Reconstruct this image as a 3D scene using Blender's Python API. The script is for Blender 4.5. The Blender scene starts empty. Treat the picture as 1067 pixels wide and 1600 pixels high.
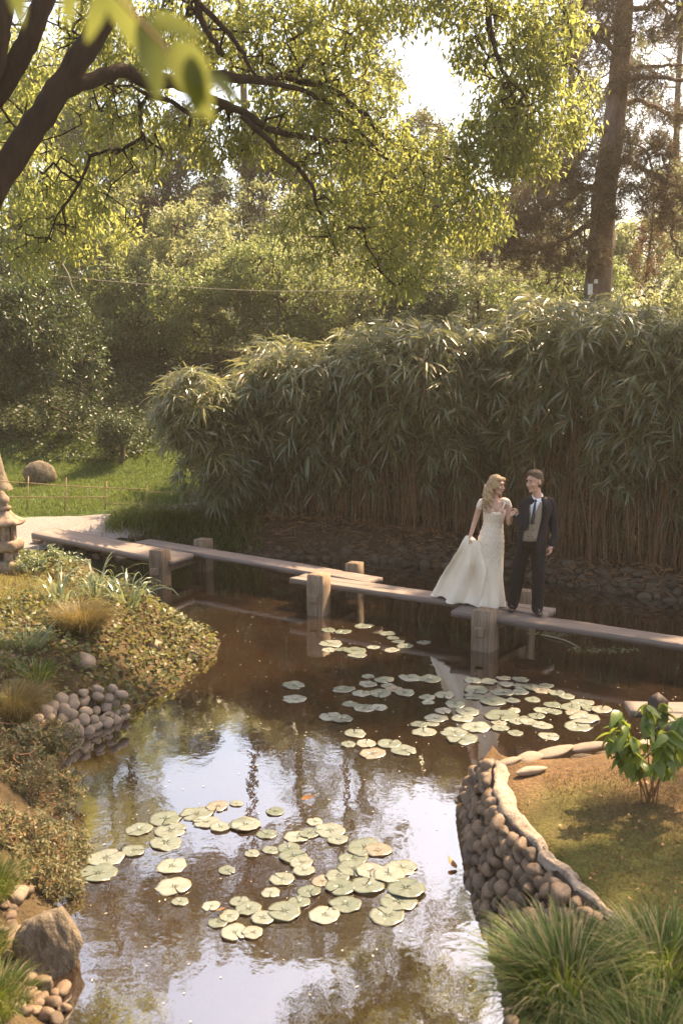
import bpy, bmesh, math, random
import numpy as np
from mathutils import Vector, Matrix, Euler, Quaternion

scene = bpy.context.scene
COL = scene.collection
random.seed(7)
rng = np.random.default_rng(7)

# ------------------------------------------------------------------ camera
PITCH = math.radians(8.8)
FPX, CX, CY, CAMZ = 1600.0, 533.5, 800.0, 3.75
cam_data = bpy.data.cameras.new('camera')
cam = bpy.data.objects.new('camera', cam_data)
COL.objects.link(cam)
cam.location = (0, 0, CAMZ)
cam.rotation_euler = (math.pi / 2 - PITCH, 0, 0)
cam_data.sensor_fit = 'VERTICAL'
cam_data.sensor_height = 36.0
cam_data.lens = 36.0
cam_data.clip_start = 0.05
cam_data.clip_end = 2000
cam_data.dof.use_dof = True
cam_data.dof.focus_distance = 13.4
cam_data.dof.aperture_fstop = 2.4
scene.camera = cam

# ------------------------------------------------------------------ sky and sun
SUN_EL, SUN_AZ = math.radians(51), math.radians(48)      # azimuth from +Y towards +X
world = bpy.data.worlds.new('World')
scene.world = world
world.use_nodes = True
wn = world.node_tree
sky = wn.nodes.new('ShaderNodeTexSky')
sky.sky_type = 'NISHITA'
sky.sun_disc = False
sky.sun_elevation = SUN_EL
sky.sun_rotation = SUN_AZ
sky.air_density = 1.0
sky.dust_density = 3.0
sky.ozone_density = 1.0
bg = wn.nodes['Background']
bg.inputs['Strength'].default_value = 0.14
wn.links.new(sky.outputs[0], bg.inputs['Color'])
sun_data = bpy.data.lights.new('sun', 'SUN')
sun_data.energy = 5.0
sun_data.angle = math.radians(0.6)
sun_data.color = (1.0, 0.84, 0.60)
sun = bpy.data.objects.new('sun', sun_data)
COL.objects.link(sun)
SDIR = Vector((math.sin(SUN_AZ) * math.cos(SUN_EL), math.cos(SUN_AZ) * math.cos(SUN_EL), math.sin(SUN_EL)))
sun.rotation_euler = SDIR.to_track_quat('Z', 'Y').to_euler()
sun.location = SDIR * 60

vs = scene.view_settings
scene.display_settings.display_device = 'sRGB'
vs.view_transform = 'Standard'
vs.look = 'None'
vs.exposure = 1.72
vs.gamma = 1.0
vs.use_curve_mapping = False
vs.use_white_balance = True          # the photograph's warm white balance
vs.white_balance_temperature = 7900
vs.white_balance_tint = 13
scene.render.engine = 'CYCLES'
cy = scene.cycles
cy.use_denoising = True
cy.max_bounces = 5
cy.diffuse_bounces = 3
cy.glossy_bounces = 2
cy.transmission_bounces = 5
cy.transparent_max_bounces = 4
cy.volume_bounces = 0
cy.caustics_reflective = False
cy.caustics_refractive = False
cy.sample_clamp_indirect = 4.0

# ------------------------------------------------------------------ helpers
cp, sp = math.cos(PITCH), math.sin(PITCH)
def ray(px, py):
    a, b = (px - CX) / FPX, (CY - py) / FPX
    return Vector((a, cp + b * sp, -sp + b * cp))
def P(px, py, z=0.0):                 # where the line of sight meets the level z
    d = ray(px, py); t = (z - CAMZ) / d.z
    return Vector((d.x * t, d.y * t, z))
def PD(px, py, Y):                    # the point on the line of sight Y metres ahead
    d = ray(px, py); t = Y / d.y
    return Vector((d.x * t, Y, CAMZ + d.z * t))

def tag(o, label=None, cat=None, group=None, kind=None):
    if label: o['label'] = label
    if cat: o['category'] = cat
    if group: o['group'] = group
    if kind: o['kind'] = kind
    return o
def empty(name, loc=(0, 0, 0), rz=0.0):
    o = bpy.data.objects.new(name, None)
    COL.objects.link(o)
    o.location = loc; o.rotation_euler = (0, 0, rz)
    o.empty_display_size = 0.1
    return o
def link(name, me, mat=None, parent=None, loc=None, rot=None, scale=None):
    o = bpy.data.objects.new(name, me)
    COL.objects.link(o)
    if mat is not None and len(me.materials) == 0:
        me.materials.append(mat)
    if parent is not None: o.parent = parent
    if loc is not None: o.location = loc
    if rot is not None: o.rotation_euler = rot
    if scale is not None: o.scale = scale if hasattr(scale, '__len__') else (scale,) * 3
    return o
def npmesh(name, V, faces, smooth=False, mat=None):
    """faces: list of int arrays (n,3) or (n,4)"""
    me = bpy.data.meshes.new(name)
    V = np.asarray(V, dtype=np.float32).reshape(-1, 3)
    fs = [np.asarray(f, dtype=np.int32) for f in faces if len(f)]
    nl = sum(f.size for f in fs); nf = sum(len(f) for f in fs)
    me.vertices.add(len(V)); me.vertices.foreach_set('co', V.ravel())
    me.loops.add(nl); me.polygons.add(nf)
    me.loops.foreach_set('vertex_index', np.concatenate([f.ravel() for f in fs]))
    tot = np.concatenate([np.full(len(f), f.shape[1], np.int32) for f in fs])
    st = np.concatenate([[0], np.cumsum(tot)[:-1]]).astype(np.int32)
    me.polygons.foreach_set('loop_start', st)
    try: me.polygons.foreach_set('loop_total', tot)
    except Exception: pass
    if smooth: me.polygons.foreach_set('use_smooth', np.ones(nf, dtype=bool))
    me.update(calc_edges=True)
    me.validate()
    if mat: me.materials.append(mat)
    return me
def bmobj(name, bm, mat, parent=None, smooth=False, loc=None, rot=None):
    me = bpy.data.meshes.new(name)
    bm.normal_update(); bm.to_mesh(me); bm.free()
    if smooth:
        for p in me.polygons: p.use_smooth = True
    return link(name, me, mat, parent, loc, rot)
def nrm(a):
    return a / np.maximum(np.linalg.norm(a, axis=-1, keepdims=True), 1e-9)
def sstep(t):
    t = np.clip(t, 0, 1); return t * t * (3 - 2 * t)
def fbm(x, y, seed=0, octv=4):
    r = np.random.default_rng(seed); out = 0; a = 1.0; f = 1.0
    for k in range(octv):
        for j in range(3):
            th = r.uniform(0, 6.28); ph = r.uniform(0, 6.28)
            out = out + a * np.sin((x * math.cos(th) + y * math.sin(th)) * f * r.uniform(.8, 1.3) + ph) / 3
        a *= .55; f *= 2.1
    return out
ORD = ['zeroth', 'first', 'second', 'third', 'fourth', 'fifth', 'sixth', 'seventh', 'eighth', 'ninth', 'tenth', 'eleventh', 'twelfth']

# ------------------------------------------------------------------ materials
def newmat(name):
    m = bpy.data.materials.new(name); m.use_nodes = True
    nt = m.node_tree; nt.nodes.clear()
    out = nt.nodes.new('ShaderNodeOutputMaterial')
    return m, nt, out
def nd(nt, t, **kw):
    n = nt.nodes.new(t)
    for k, v in kw.items():
        if k in n.inputs: n.inputs[k].default_value = v
        else: setattr(n, k, v)
    return n
def ramp(nt, stops, fac):
    r = nt.nodes.new('ShaderNodeValToRGB')
    el = r.color_ramp.elements
    while len(el) > 1: el.remove(el[-1])
    el[0].position = stops[0][0]; el[0].color = (*stops[0][1], 1)
    for p, c in stops[1:]:
        e = el.new(p); e.color = (*c, 1)
    nt.links.new(fac, r.inputs[0])
    return r.outputs[0]
def noise_node(nt, scale, detail=4, rough=.6, coord='Object', dist=0.0, scl=None):
    tc = nt.nodes.new('ShaderNodeTexCoord')
    src = tc.outputs[coord]
    if coord == 'World':
        pass
    if scl:
        mp = nt.nodes.new('ShaderNodeMapping'); mp.inputs['Scale'].default_value = scl
        nt.links.new(src, mp.inputs[0]); src = mp.outputs[0]
    n = nd(nt, 'ShaderNodeTexNoise', Scale=scale, Detail=detail, Roughness=rough, Distortion=dist)
    nt.links.new(src, n.inputs['Vector'])
    return n.outputs['Fac']
def mixc(nt, a, b, fac, mode='MIX'):
    m = nt.nodes.new('ShaderNodeMix'); m.data_type = 'RGBA'; m.blend_type = mode
    for s, i in ((fac, 0), (a, 6), (b, 7)):
        if hasattr(s, 'links'): nt.links.new(s, m.inputs[i])
        elif i == 0: m.inputs[0].default_value = s
        else: m.inputs[i].default_value = (*s, 1)
    return m.outputs[2]
def bump(nt, h, strength=.5, dist=.01):
    b = nd(nt, 'ShaderNodeBump', Strength=strength, Distance=dist)
    nt.links.new(h, b.inputs['Height'])
    return b.outputs[0]
def solid(name, stops, scale=8, rough=.8, bump_s=.4, bump_d=.01, spec=.3, objrand=0.0, detail=5, scl=None, sheen=0, metallic=0):
    """noise-mottled opaque material; objrand varies brightness from object to object"""
    m, nt, out = newmat(name)
    b = nd(nt, 'ShaderNodeBsdfPrincipled', Roughness=rough, Metallic=metallic)
    b.inputs['Specular IOR Level'].default_value = spec
    f = noise_node(nt, scale, detail, scl=scl)
    c = ramp(nt, stops, f)
    if objrand:
        oi = nt.nodes.new('ShaderNodeObjectInfo')
        v = nd(nt, 'ShaderNodeMapRange'); v.inputs['To Min'].default_value = 1 - objrand; v.inputs['To Max'].default_value = 1 + objrand
        nt.links.new(oi.outputs['Random'], v.inputs['Value'])
        h = nd(nt, 'ShaderNodeHueSaturation')
        nt.links.new(v.outputs[0], h.inputs['Value']); nt.links.new(c, h.inputs['Color'])
        c = h.outputs[0]
    nt.links.new(c, b.inputs['Base Color'])
    if bump_s:
        f2 = noise_node(nt, scale * 3.1, 6, scl=scl)
        nt.links.new(bump(nt, f2, bump_s, bump_d), b.inputs['Normal'])
    if sheen:
        b.inputs['Sheen Weight'].default_value = sheen
    nt.links.new(b.outputs[0], out.inputs[0])
    return m
def leafmat(name, c0, c1, t0, trans=.45, rough=.45, spec=.4, dry=None, dryfrac=0.0):
    """thin leaf: reflecting side c0..c1 from leaf to leaf, light coming through tinted t0"""
    m, nt, out = newmat(name)
    g = nt.nodes.new('ShaderNodeNewGeometry')
    stops = [(0, c0), (1 - dryfrac - .001, c1)]
    if dry: stops += [(1 - dryfrac, dry), (1, dry)]
    c = ramp(nt, stops, g.outputs['Random Per Island'])
    b = nd(nt, 'ShaderNodeBsdfPrincipled', Roughness=rough)
    b.inputs['Specular IOR Level'].default_value = spec
    nt.links.new(c, b.inputs['Base Color'])
    tr = nd(nt, 'ShaderNodeBsdfTranslucent')
    tc = mixc(nt, t0, c, .35)
    nt.links.new(tc, tr.inputs['Color'])
    mx = nd(nt, 'ShaderNodeMixShader'); mx.inputs[0].default_value = trans
    nt.links.new(b.outputs[0], mx.inputs[1]); nt.links.new(tr.outputs[0], mx.inputs[2])
    nt.links.new(mx.outputs[0], out.inputs[0])
    return m

M = {}
M['leaf_near'] = leafmat('leaf_near', (.07, .11, .03), (.14, .165, .05), (.56, .58, .17), .56, .42, .5)
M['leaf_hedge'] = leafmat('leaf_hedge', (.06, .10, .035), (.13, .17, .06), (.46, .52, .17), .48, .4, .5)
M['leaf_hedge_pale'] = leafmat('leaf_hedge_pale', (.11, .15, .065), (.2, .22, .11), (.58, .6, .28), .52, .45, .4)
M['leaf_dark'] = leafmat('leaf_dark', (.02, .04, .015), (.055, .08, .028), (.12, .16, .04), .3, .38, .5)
M['leaf_far'] = leafmat('leaf_far', (.06, .075, .03), (.12, .12, .05), (.25, .25, .09), .4, .55, .3)
M['needle'] = leafmat('needle', (.07, .065, .04), (.12, .10, .06), (.2, .165, .09), .25, .6, .2, dry=(.16, .08, .045), dryfrac=.3)
M['needle_brown'] = leafmat('needle_brown', (.13, .06, .035), (.2, .1, .06), (.25, .12, .06), .3, .6, .2)
M['bamboo_leaf'] = leafmat('bamboo_leaf', (.10, .118, .055), (.19, .195, .095), (.38, .38, .15), .38, .32, .9, dry=(.26, .17, .08), dryfrac=.07)
M['bamboo_dry'] = leafmat('bamboo_dry', (.17, .085, .045), (.3, .16, .08), (.2, .1, .05), .2, .7, .2)
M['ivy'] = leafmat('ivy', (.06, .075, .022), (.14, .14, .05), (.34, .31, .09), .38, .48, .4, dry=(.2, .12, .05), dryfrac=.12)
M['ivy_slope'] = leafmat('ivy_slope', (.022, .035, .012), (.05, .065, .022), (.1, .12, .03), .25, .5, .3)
M['cotoneaster'] = leafmat('cotoneaster', (.1, .1, .05), (.2, .185, .1), (.4, .36, .16), .4, .45, .4, dry=(.24, .15, .08), dryfrac=.08)
M['grass_lawn'] = leafmat('grass_lawn', (.06, .095, .018), (.12, .15, .035), (.24, .28, .05), .35, .5, .3)
M['grass_dry'] = leafmat('grass_dry', (.105, .085, .032), (.2, .135, .06), (.28, .2, .08), .35, .6, .2)
M['sedge'] = leafmat('sedge', (.03, .065, .010), (.09, .135, .022), (.26, .32, .04), .4, .5, .3, dry=(.36, .29, .14), dryfrac=.2)
M['leaf_close'] = leafmat('leaf_close', (.07, .09, .025), (.09, .11, .035), (.36, .38, .09), .5, .5, .3)
M['sedge_tan'] = leafmat('sedge_tan', (.13, .1, .03), (.24, .17, .06), (.36, .26, .08), .4, .5, .4)
M['iris'] = leafmat('iris', (.1, .14, .07), (.19, .22, .13), (.38, .42, .18), .35, .28, .8)
M['bush_leaf'] = leafmat('bush_leaf', (.075, .13, .022), (.15, .21, .045), (.4, .46, .07), .42, .36, .5)
M['bark_dark'] = solid('bark_dark', [(.3, (.014, .008, .006)), (.7, (.042, .026, .018))], 9, .9, .9, .02, .15, scl=(1, 1, .3))
M['bark_pine'] = solid('bark_pine', [(.3, (.12, .08, .065)), (.7, (.28, .205, .165))], 7, .95, 1.0, .05, .1, scl=(1, 1, .35))
M['bark_far'] = solid('bark_far', [(.3, (.05, .033, .024)), (.7, (.12, .08, .055))], 6, .95, .8, .02, .1, scl=(1, 1, .3))
M['culm'] = solid('culm', [(.3, (.11, .055, .028)), (.7, (.22, .115, .06))], 14, .6, .2, .003, .3, objrand=.45)
M['stem'] = solid('stem', [(.3, (.14, .07, .03)), (.7, (.26, .13, .06))], 20, .7, .2, .003, .3)
M['stem_green'] = solid('stem_green', [(.3, (.08, .1, .03)), (.7, (.16, .17, .05))], 20, .6, .2, .003, .3)
M['stone'] = solid('stone', [(.3, (.085, .052, .03)), (.55, (.165, .108, .068)), (.75, (.26, .185, .128))], 7, .45, .45, .012, .4, objrand=.38)
M['stone_dark'] = solid('stone_dark', [(.3, (.05, .035, .023)), (.55, (.095, .068, .045)), (.75, (.15, .11, .075))], 7, .8, .5, .012, .3, objrand=.35)
M['stone_pale'] = solid('stone_pale', [(.3, (.2, .14, .10)), (.6, (.31, .235, .175)), (.8, (.4, .325, .255))], 12, .65, .5, .012, .3, objrand=.2)
M['boulder'] = solid('boulder', [(.3, (.075, .055, .035)), (.5, (.15, .115, .08)), (.72, (.24, .19, .14))], 4, .85, .8, .03, .3)
M['mortar'] = solid('mortar', [(.3, (.045, .032, .022)), (.7, (.1, .075, .055))], 12, .95, .7, .02, .1)
M['cap'] = solid('cap', [(.3, (.21, .15, .11)), (.5, (.33, .26, .2)), (.75, (.43, .355, .285))], 14, .9, 1.0, .02, .2)
M['lantern'] = solid('lantern', [(.3, (.17, .115, .08)), (.6, (.3, .22, .165)), (.8, (.38, .3, .23))], 12, .9, .7, .012, .2)
M['wood'] = solid('wood', [(.25, (.10, .075, .062)), (.5, (.18, .14, .12)), (.75, (.26, .21, .185))], 5, .75, .5, .008, .35, objrand=.15, scl=(.35, 5, 5))
M['wood_post'] = solid('wood_post', [(.25, (.11, .075, .048)), (.5, (.22, .155, .105)), (.75, (.34, .265, .2))], 5, .8, .7, .012, .25, objrand=.2, scl=(6, 6, .5))
M['wood_dark'] = solid('wood_dark', [(.3, (.028, .018, .014)), (.7, (.06, .04, .032))], 6, .7, .5, .008, .35, scl=(6, 6, .5))
M['cane'] = solid('cane', [(.3, (.2, .13, .06)), (.7, (.36, .25, .13))], 20, .6, .3, .003, .3, objrand=.2)
M['gravel'] = solid('gravel', [(.3, (.16, .13, .115)), (.5, (.27, .23, .21)), (.7, (.38, .335, .31))], 45, .9, .8, .02, .2)
M['tag_white'] = solid('tag_white', [(.3, (.7, .7, .68)), (.7, (.8, .8, .78))], 20, .5, 0)
M['rope'] = solid('rope', [(.3, (.26, .22, .16)), (.7, (.36, .31, .24))], 30, .8, .2, .002)
M['petal'] = solid('petal', [(.3, (.3, .26, .2)), (.7, (.45, .4, .33))], 30, .7, 0)
M['dead_leaf'] = leafmat('dead_leaf', (.22, .09, .035), (.34, .17, .06), (.3, .13, .04), .25, .5, .4)
# ------------------------------------------------------------------ pond outline and the lie of the land
def xy(v): return (v.x, v.y)
wall_foot_px = [(757, 1204), (728, 1216), (714, 1236), (715, 1260), (716, 1283), (719, 1310), (722, 1334), (727, 1360), (734, 1388), (741, 1412), (749, 1439), (762, 1480), (772, 1520), (778, 1560), (780, 1620)]
WALL_FOOT = [xy(P(a, b, 0)) for a, b in wall_foot_px]
far_px = [(1062, 940), (990, 932), (919, 921), (850, 906), (787, 893), (690, 886), (597, 880), (500, 873), (400, 869), (300, 869), (235, 876)]
FAR = [xy(P(a, b, 0)) for a, b in far_px]
left_px = [(187, 893), None, (349, 1004), (335, 1028), (311, 1038), (274, 1078), (232, 1098), (190, 1128), (140, 1142), (112, 1160), (98, 1200), (98, 1260), (108, 1320), (104, 1380), (72, 1440), (62, 1490), (72, 1550), (92, 1610), (100, 1700)]
LEFT = []
for q in left_px:
    if q is None: LEFT += [(-3.75, 15.9), (-2.7, 14.5), (-1.9, 13.6)]
    else: LEFT.append(xy(P(q[0], q[1], 0)))
POND = ([(9.5, 8.9), (3.6, 8.35), (2.75, 8.3), (2.1, 8.25), (1.6, 8.12)] + WALL_FOOT + [(.95, 3.5), (1.0, -3.0), (-1.7, -3.0), (-1.7, 3.2)] +
        LEFT[::-1] + FAR[::-1] + [(6.2, 14.3), (10, 13.0)])
PND = np.array(POND)

def sdist(X, Y):
    X = np.asarray(X, float); Y = np.asarray(Y, float)
    d2 = np.full(X.shape, 1e9); ins = np.zeros(X.shape, bool)
    n = len(PND)
    for i in range(n):
        x0, y0 = PND[i]; x1, y1 = PND[(i + 1) % n]
        ex, ey = x1 - x0, y1 - y0
        t = np.clip(((X - x0) * ex + (Y - y0) * ey) / (ex * ex + ey * ey + 1e-12), 0, 1)
        d2 = np.minimum(d2, (X - x0 - t * ex) ** 2 + (Y - y0 - t * ey) ** 2)
        c = ((y0 > Y) != (y1 > Y)) & (X < (x1 - x0) * (Y - y0) / (y1 - y0 + 1e-12) + x0)
        ins ^= c
    d = np.sqrt(d2)
    return np.where(ins, -d, d)
def height(X, Y):
    X = np.asarray(X, float); Y = np.asarray(Y, float)
    d = sdist(X, Y)
    hill = .12 * np.clip(Y - 19.4, 0, 3.2) + .33 * np.clip(Y - 22.6, 0, 10) + .05 * np.clip(Y - 32.6, 0, 200)
    far = .32 + .08 * sstep((d - .5) / 1.0) + .3 * sstep((Y - 17.6) / 1.9) + hill
    left = .66 + .1 * np.clip(d - 1.0, 0, 3)
    right = np.full(X.shape, .55)
    near = np.where(X < .2, left, right)
    wy = sstep((Y - np.where(X < .2, 15.2, 10.5)) / 2.0)
    B = near * (1 - wy) + far * wy
    w = np.where(X < .2, np.where(Y < 10, .8, 1.15), np.interp(Y, [4.8, 5.6, 6.3, 7.2], [.95, .75, .5, .34]))
    w = w * (1 - wy) + .5 * wy
    land = B * sstep(d / w * .5 + .5 * np.clip(d / w, 0, 1)) + .02 * fbm(X * 1.7, Y * 1.7, 3) * np.clip(d / w, 0, 1)
    bed = -.6 * sstep(-d / 1.5 * .5 + .5 * np.clip(-d / 1.5, 0, 1)) - .02
    return np.where(d > 0, land, bed)
def hz(x, y): return float(height(np.array([x]), np.array([y]))[0])
def hit(px, py, y0=3.0, y1=60.0):
    d = ray(px, py)
    Y = np.arange(y0, y1, .02); t = Y / d.y
    Z = CAMZ + d.z * t; X = d.x * t
    g = np.maximum(height(X, Y), 0)
    k = np.argmax(Z < g)
    return Vector((X[k], Y[k], g[k]))

xs = np.concatenate([-np.geomspace(400, 9.5, 22), np.arange(-9, 8, .13), np.geomspace(8.3, 400, 24)])
ys = np.concatenate([[-60, -30, -12, -5, -1, 1.5], np.arange(3, 24, .13), np.arange(24.2, 36, .4), np.geomspace(36.5, 700, 24)])
GX, GY = np.meshgrid(xs, ys)
GZ = height(GX, GY)
nx, ny = len(xs), len(ys)
idx = np.arange(nx * ny).reshape(ny, nx)
quads = np.stack([idx[:-1, :-1], idx[:-1, 1:], idx[1:, 1:], idx[1:, :-1]], -1).reshape(-1, 4)
gme = npmesh('ground', np.stack([GX, GY, GZ], -1), [quads], True)
D = sdist(GX, GY)
def col(c): return np.array(c)
C = np.zeros(GX.shape + (3,)) + col((.05, .05, .022))
lawn = (GY > 18.6) & (GY < 24.3 + fbm(GX * .6, GY * .6, 5))
C[lawn] = col((.055, .085, .02))
C[GY > 24.3 + fbm(GX * .6, GY * .6, 5)] = col((.035, .042, .018))
nl = (GX < 0) & (GY < 16.8); C[nl] = col((.085, .06, .035))
C[nl & (GY > 11.6) & (GX < -2.6) & (D > 1.2)] = col((.12, .11, .03))
pr = (GX > .2) & (GY < 11)
k = sstep((fbm(GX * 1.6, GY * 1.6, 9) + (6.7 - GY) * 1.3) * .8 + .5)[..., None]
C = np.where(pr[..., None], col((.13, .08, .045)) * (1 - k) + col((.08, .082, .026)) * k, C)
C[(GX > -2.9) & (GY > 14.5) & (GY < 20.5) & (D < 3.5)] = col((.075, .045, .028))
C[D < 0] = col((.11, .065, .038))
ca = gme.color_attributes.new('tint', 'FLOAT_COLOR', 'POINT')
ca.data.foreach_set('color', np.concatenate([C, np.ones(GX.shape + (1,))], -1).astype(np.float32).ravel())
m, nt, out = newmat('ground')
at = nd(nt, 'ShaderNodeVertexColor', layer_name='tint')
b = nd(nt, 'ShaderNodeBsdfPrincipled', Roughness=.95); b.inputs['Specular IOR Level'].default_value = .15
f1 = noise_node(nt, 2.3, 8, .7); f2 = noise_node(nt, 38, 4, .7)
v = ramp(nt, [(.25, (.5, .5, .5)), (.75, (1.5, 1.45, 1.35))], f1)
v2 = ramp(nt, [(.3, (.55, .55, .55)), (.7, (1.4, 1.4, 1.35))], f2)
c = mixc(nt, at.outputs[0], v, 1.0, 'MULTIPLY'); c = mixc(nt, c, v2, 1.0, 'MULTIPLY')
nt.links.new(c, b.inputs['Base Color']); nt.links.new(bump(nt, f2, .8, .03), b.inputs['Normal'])
nt.links.new(b.outputs[0], out.inputs[0])
tag(link('ground', gme, m), kind='structure')

# water: turbid brown body, mirror surface
m, nt, out = newmat('water')
lw = nd(nt, 'ShaderNodeFresnel', IOR=1.36)
n1 = noise_node(nt, 3.0, 3, .5, scl=(1, .7, 1)); n2 = noise_node(nt, 22, 2, .5)
ad = nd(nt, 'ShaderNodeMath', operation='MULTIPLY_ADD'); nt.links.new(n2, ad.inputs[0]); ad.inputs[1].default_value = .12; nt.links.new(n1, ad.inputs[2])
bn = bump(nt, ad.outputs[0], .055, .05)
nt.links.new(bn, lw.inputs['Normal'])
gl = nd(nt, 'ShaderNodeBsdfGlossy', Roughness=.012); nt.links.new(bn, gl.inputs['Normal'])
gl.inputs['Color'].default_value = (1, 1, 1, 1)
df = nd(nt, 'ShaderNodeBsdfDiffuse')
cl = ramp(nt, [(.3, (.026, .015, .009)), (.7, (.045, .027, .016))], noise_node(nt, .9, 4))
nt.links.new(cl, df.inputs['Color'])
tp = nd(nt, 'ShaderNodeBsdfTransparent'); tp.inputs['Color'].default_value = (.75, .55, .38, 1)
m1 = nd(nt, 'ShaderNodeMixShader'); m1.inputs[0].default_value = .4
nt.links.new(df.outputs[0], m1.inputs[1]); nt.links.new(tp.outputs[0], m1.inputs[2])
m2 = nd(nt, 'ShaderNodeMixShader')
bo = nd(nt, 'ShaderNodeMath', operation='MULTIPLY_ADD', use_clamp=True); nt.links.new(lw.outputs[0], bo.inputs[0]); bo.inputs[1].default_value = .75; bo.inputs[2].default_value = .36
nt.links.new(bo.outputs[0], m2.inputs[0])
nt.links.new(m1.outputs[0], m2.inputs[1]); nt.links.new(gl.outputs[0], m2.inputs[2])
nt.links.new(m2.outputs[0], out.inputs[0])
wme = npmesh('pond_water', [(-9, -4, 0), (11, -4, 0), (11, 20, 0), (-9, 20, 0)], [np.array([[0, 1, 2, 3]])])
tag(link('pond_water', wme, m), kind='structure')

# gravel path behind the pond
def strip(name, a, b, n, mat, dz):
    V = []
    ts = np.linspace(0, 1, n)
    A = np.array(a, float); B_ = np.array(b, float)
    def samp(Q, t):
        s = np.linspace(0, 1, len(Q)); return np.stack([np.interp(t, s, Q[:, 0]), np.interp(t, s, Q[:, 1])], -1)
    pa, pb = samp(A, ts), samp(B_, ts)
    m_ = 14
    W = np.linspace(0, 1, m_)
    pts = pa[:, None] * (1 - W[None, :, None]) + pb[:, None] * W[None, :, None]
    wob = .06 * fbm(pts[..., 0] * 4, pts[..., 1] * 4, 21)
    edge = (np.abs(W - .5) > .49)[None, :]
    pts[..., 1] += np.where(edge, wob, 0)
    Z = height(pts[..., 0], pts[..., 1]) + dz
    ii = np.arange(n * m_).reshape(n, m_)
    q = np.stack([ii[:-1, :-1], ii[1:, :-1], ii[1:, 1:], ii[:-1, 1:]], -1).reshape(-1, 4)
    return npmesh(name, np.concatenate([pts, Z[..., None]], -1), [q], True, mat)
pth = strip('gravel_path', [(-16, 16.4), (-8, 16.9), (-5.4, 17.2), (-4.6, 17.75), (-3.2, 19.2), (0, 20.3), (5, 20.2), (12, 19.2)],
            [(-16, 18.9), (-8, 19.1), (-5.4, 19.2), (-4.3, 19.35), (-2.5, 20.6), (0, 21.8), (5, 21.7), (12, 20.6)], 120, M['gravel'], .02)
tag(link('gravel_path', pth), kind='structure')
# ------------------------------------------------------------------ generators: leaves, branches, stones, blades
def rand_dirs(n, r=rng):
    return nrm(r.normal(size=(n, 3)))
def leaf_cards(pos, axis, L, W, fold=.22, up=None, droop=.12):
    """four-cornered folded leaves"""
    n = len(pos); axis = nrm(axis)
    nr = rand_dirs(n) * .8 + (np.array([0, 0, 1.0]) if up is None else up)
    side = nrm(np.cross(axis, nr)); no = np.cross(side, axis)
    L = np.broadcast_to(L, (n,))[:, None]; W = np.broadcast_to(W, (n,))[:, None]
    mid = pos + axis * L * .45
    V = np.stack([pos, mid + side * W * .5 + no * W * fold, pos + axis * L - no * L * droop, mid - side * W * .5 + no * W * fold], 1)
    b = np.arange(n)[:, None] * 4
    return V.reshape(-1, 3), np.concatenate([b + [[0, 1, 2]], b + [[0, 2, 3]]], 1).reshape(-1, 3)
def long_leaves(pos, axis, L, W, bend=.35):
    """slender arching leaves, six corners"""
    n = len(pos); axis = nrm(axis)
    nr = rand_dirs(n) * .7 + np.array([0, 0, .6])
    side = nrm(np.cross(axis, nr))
    L = np.broadcast_to(L, (n,))[:, None]; W = np.broadcast_to(W, (n,))[:, None]
    dn = np.array([0, 0, -1.0]) * L
    a = pos + axis * L * .3 + dn * bend * .06; c = pos + axis * L * .66 + dn * bend * .34; t = pos + axis * L * .95 + dn * bend * .85
    V = np.stack([pos, a + side * W * .5, a - side * W * .5, c + side * W * .38, c - side * W * .38, t], 1)
    b = np.arange(n)[:, None] * 6
    F_ = np.concatenate([b + [[0, 1, 2]], b + [[1, 3, 4]], b + [[1, 4, 2]], b + [[3, 5, 4]]], 1).reshape(-1, 3)
    return V.reshape(-1, 3), F_
def blades(base, lean, H, W, bend=1.0, seg=5, wr=.25):
    """grass blades: base (n,3), lean (n,2) horizontal direction, H length"""
    n = len(base)
    H = np.broadcast_to(H, (n,)); W = np.broadcast_to(W, (n,)); bend = np.broadcast_to(bend, (n,))
    l = np.linalg.norm(lean, axis=1, keepdims=True); ld = lean / np.maximum(l, 1e-6); l = l[:, 0]
    side = np.stack([-ld[:, 1], ld[:, 0], np.zeros(n)], -1) + rng.normal(0, wr, (n, 3))
    side = nrm(side)
    V = []
    p = base.copy(); ang = np.pi / 2 - l * .6
    for k in range(seg + 1):
        w = W * (1 - (k / seg) ** 1.6) * .5
        if k == seg: V.append(p.copy())
        else: V.append(p - side * w[:, None]); V.append(p + side * w[:, None])
        step = H / seg
        p = p + np.stack([ld[:, 0] * np.cos(ang), ld[:, 1] * np.cos(ang), np.sin(ang)], -1) * step[:, None]
        ang = ang - bend * (k + 1) / seg * .55
    V = np.stack(V, 1); nv = V.shape[1]
    b = np.arange(n)[:, None] * nv
    q = [b + [[2 * k, 2 * k + 1, 2 * k + 3, 2 * k + 2]] for k in range(seg - 1)]
    t = b + [[2 * seg - 2, 2 * seg - 1, 2 * seg]]
    return V.reshape(-1, 3), np.concatenate(q, 0), t
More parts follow.
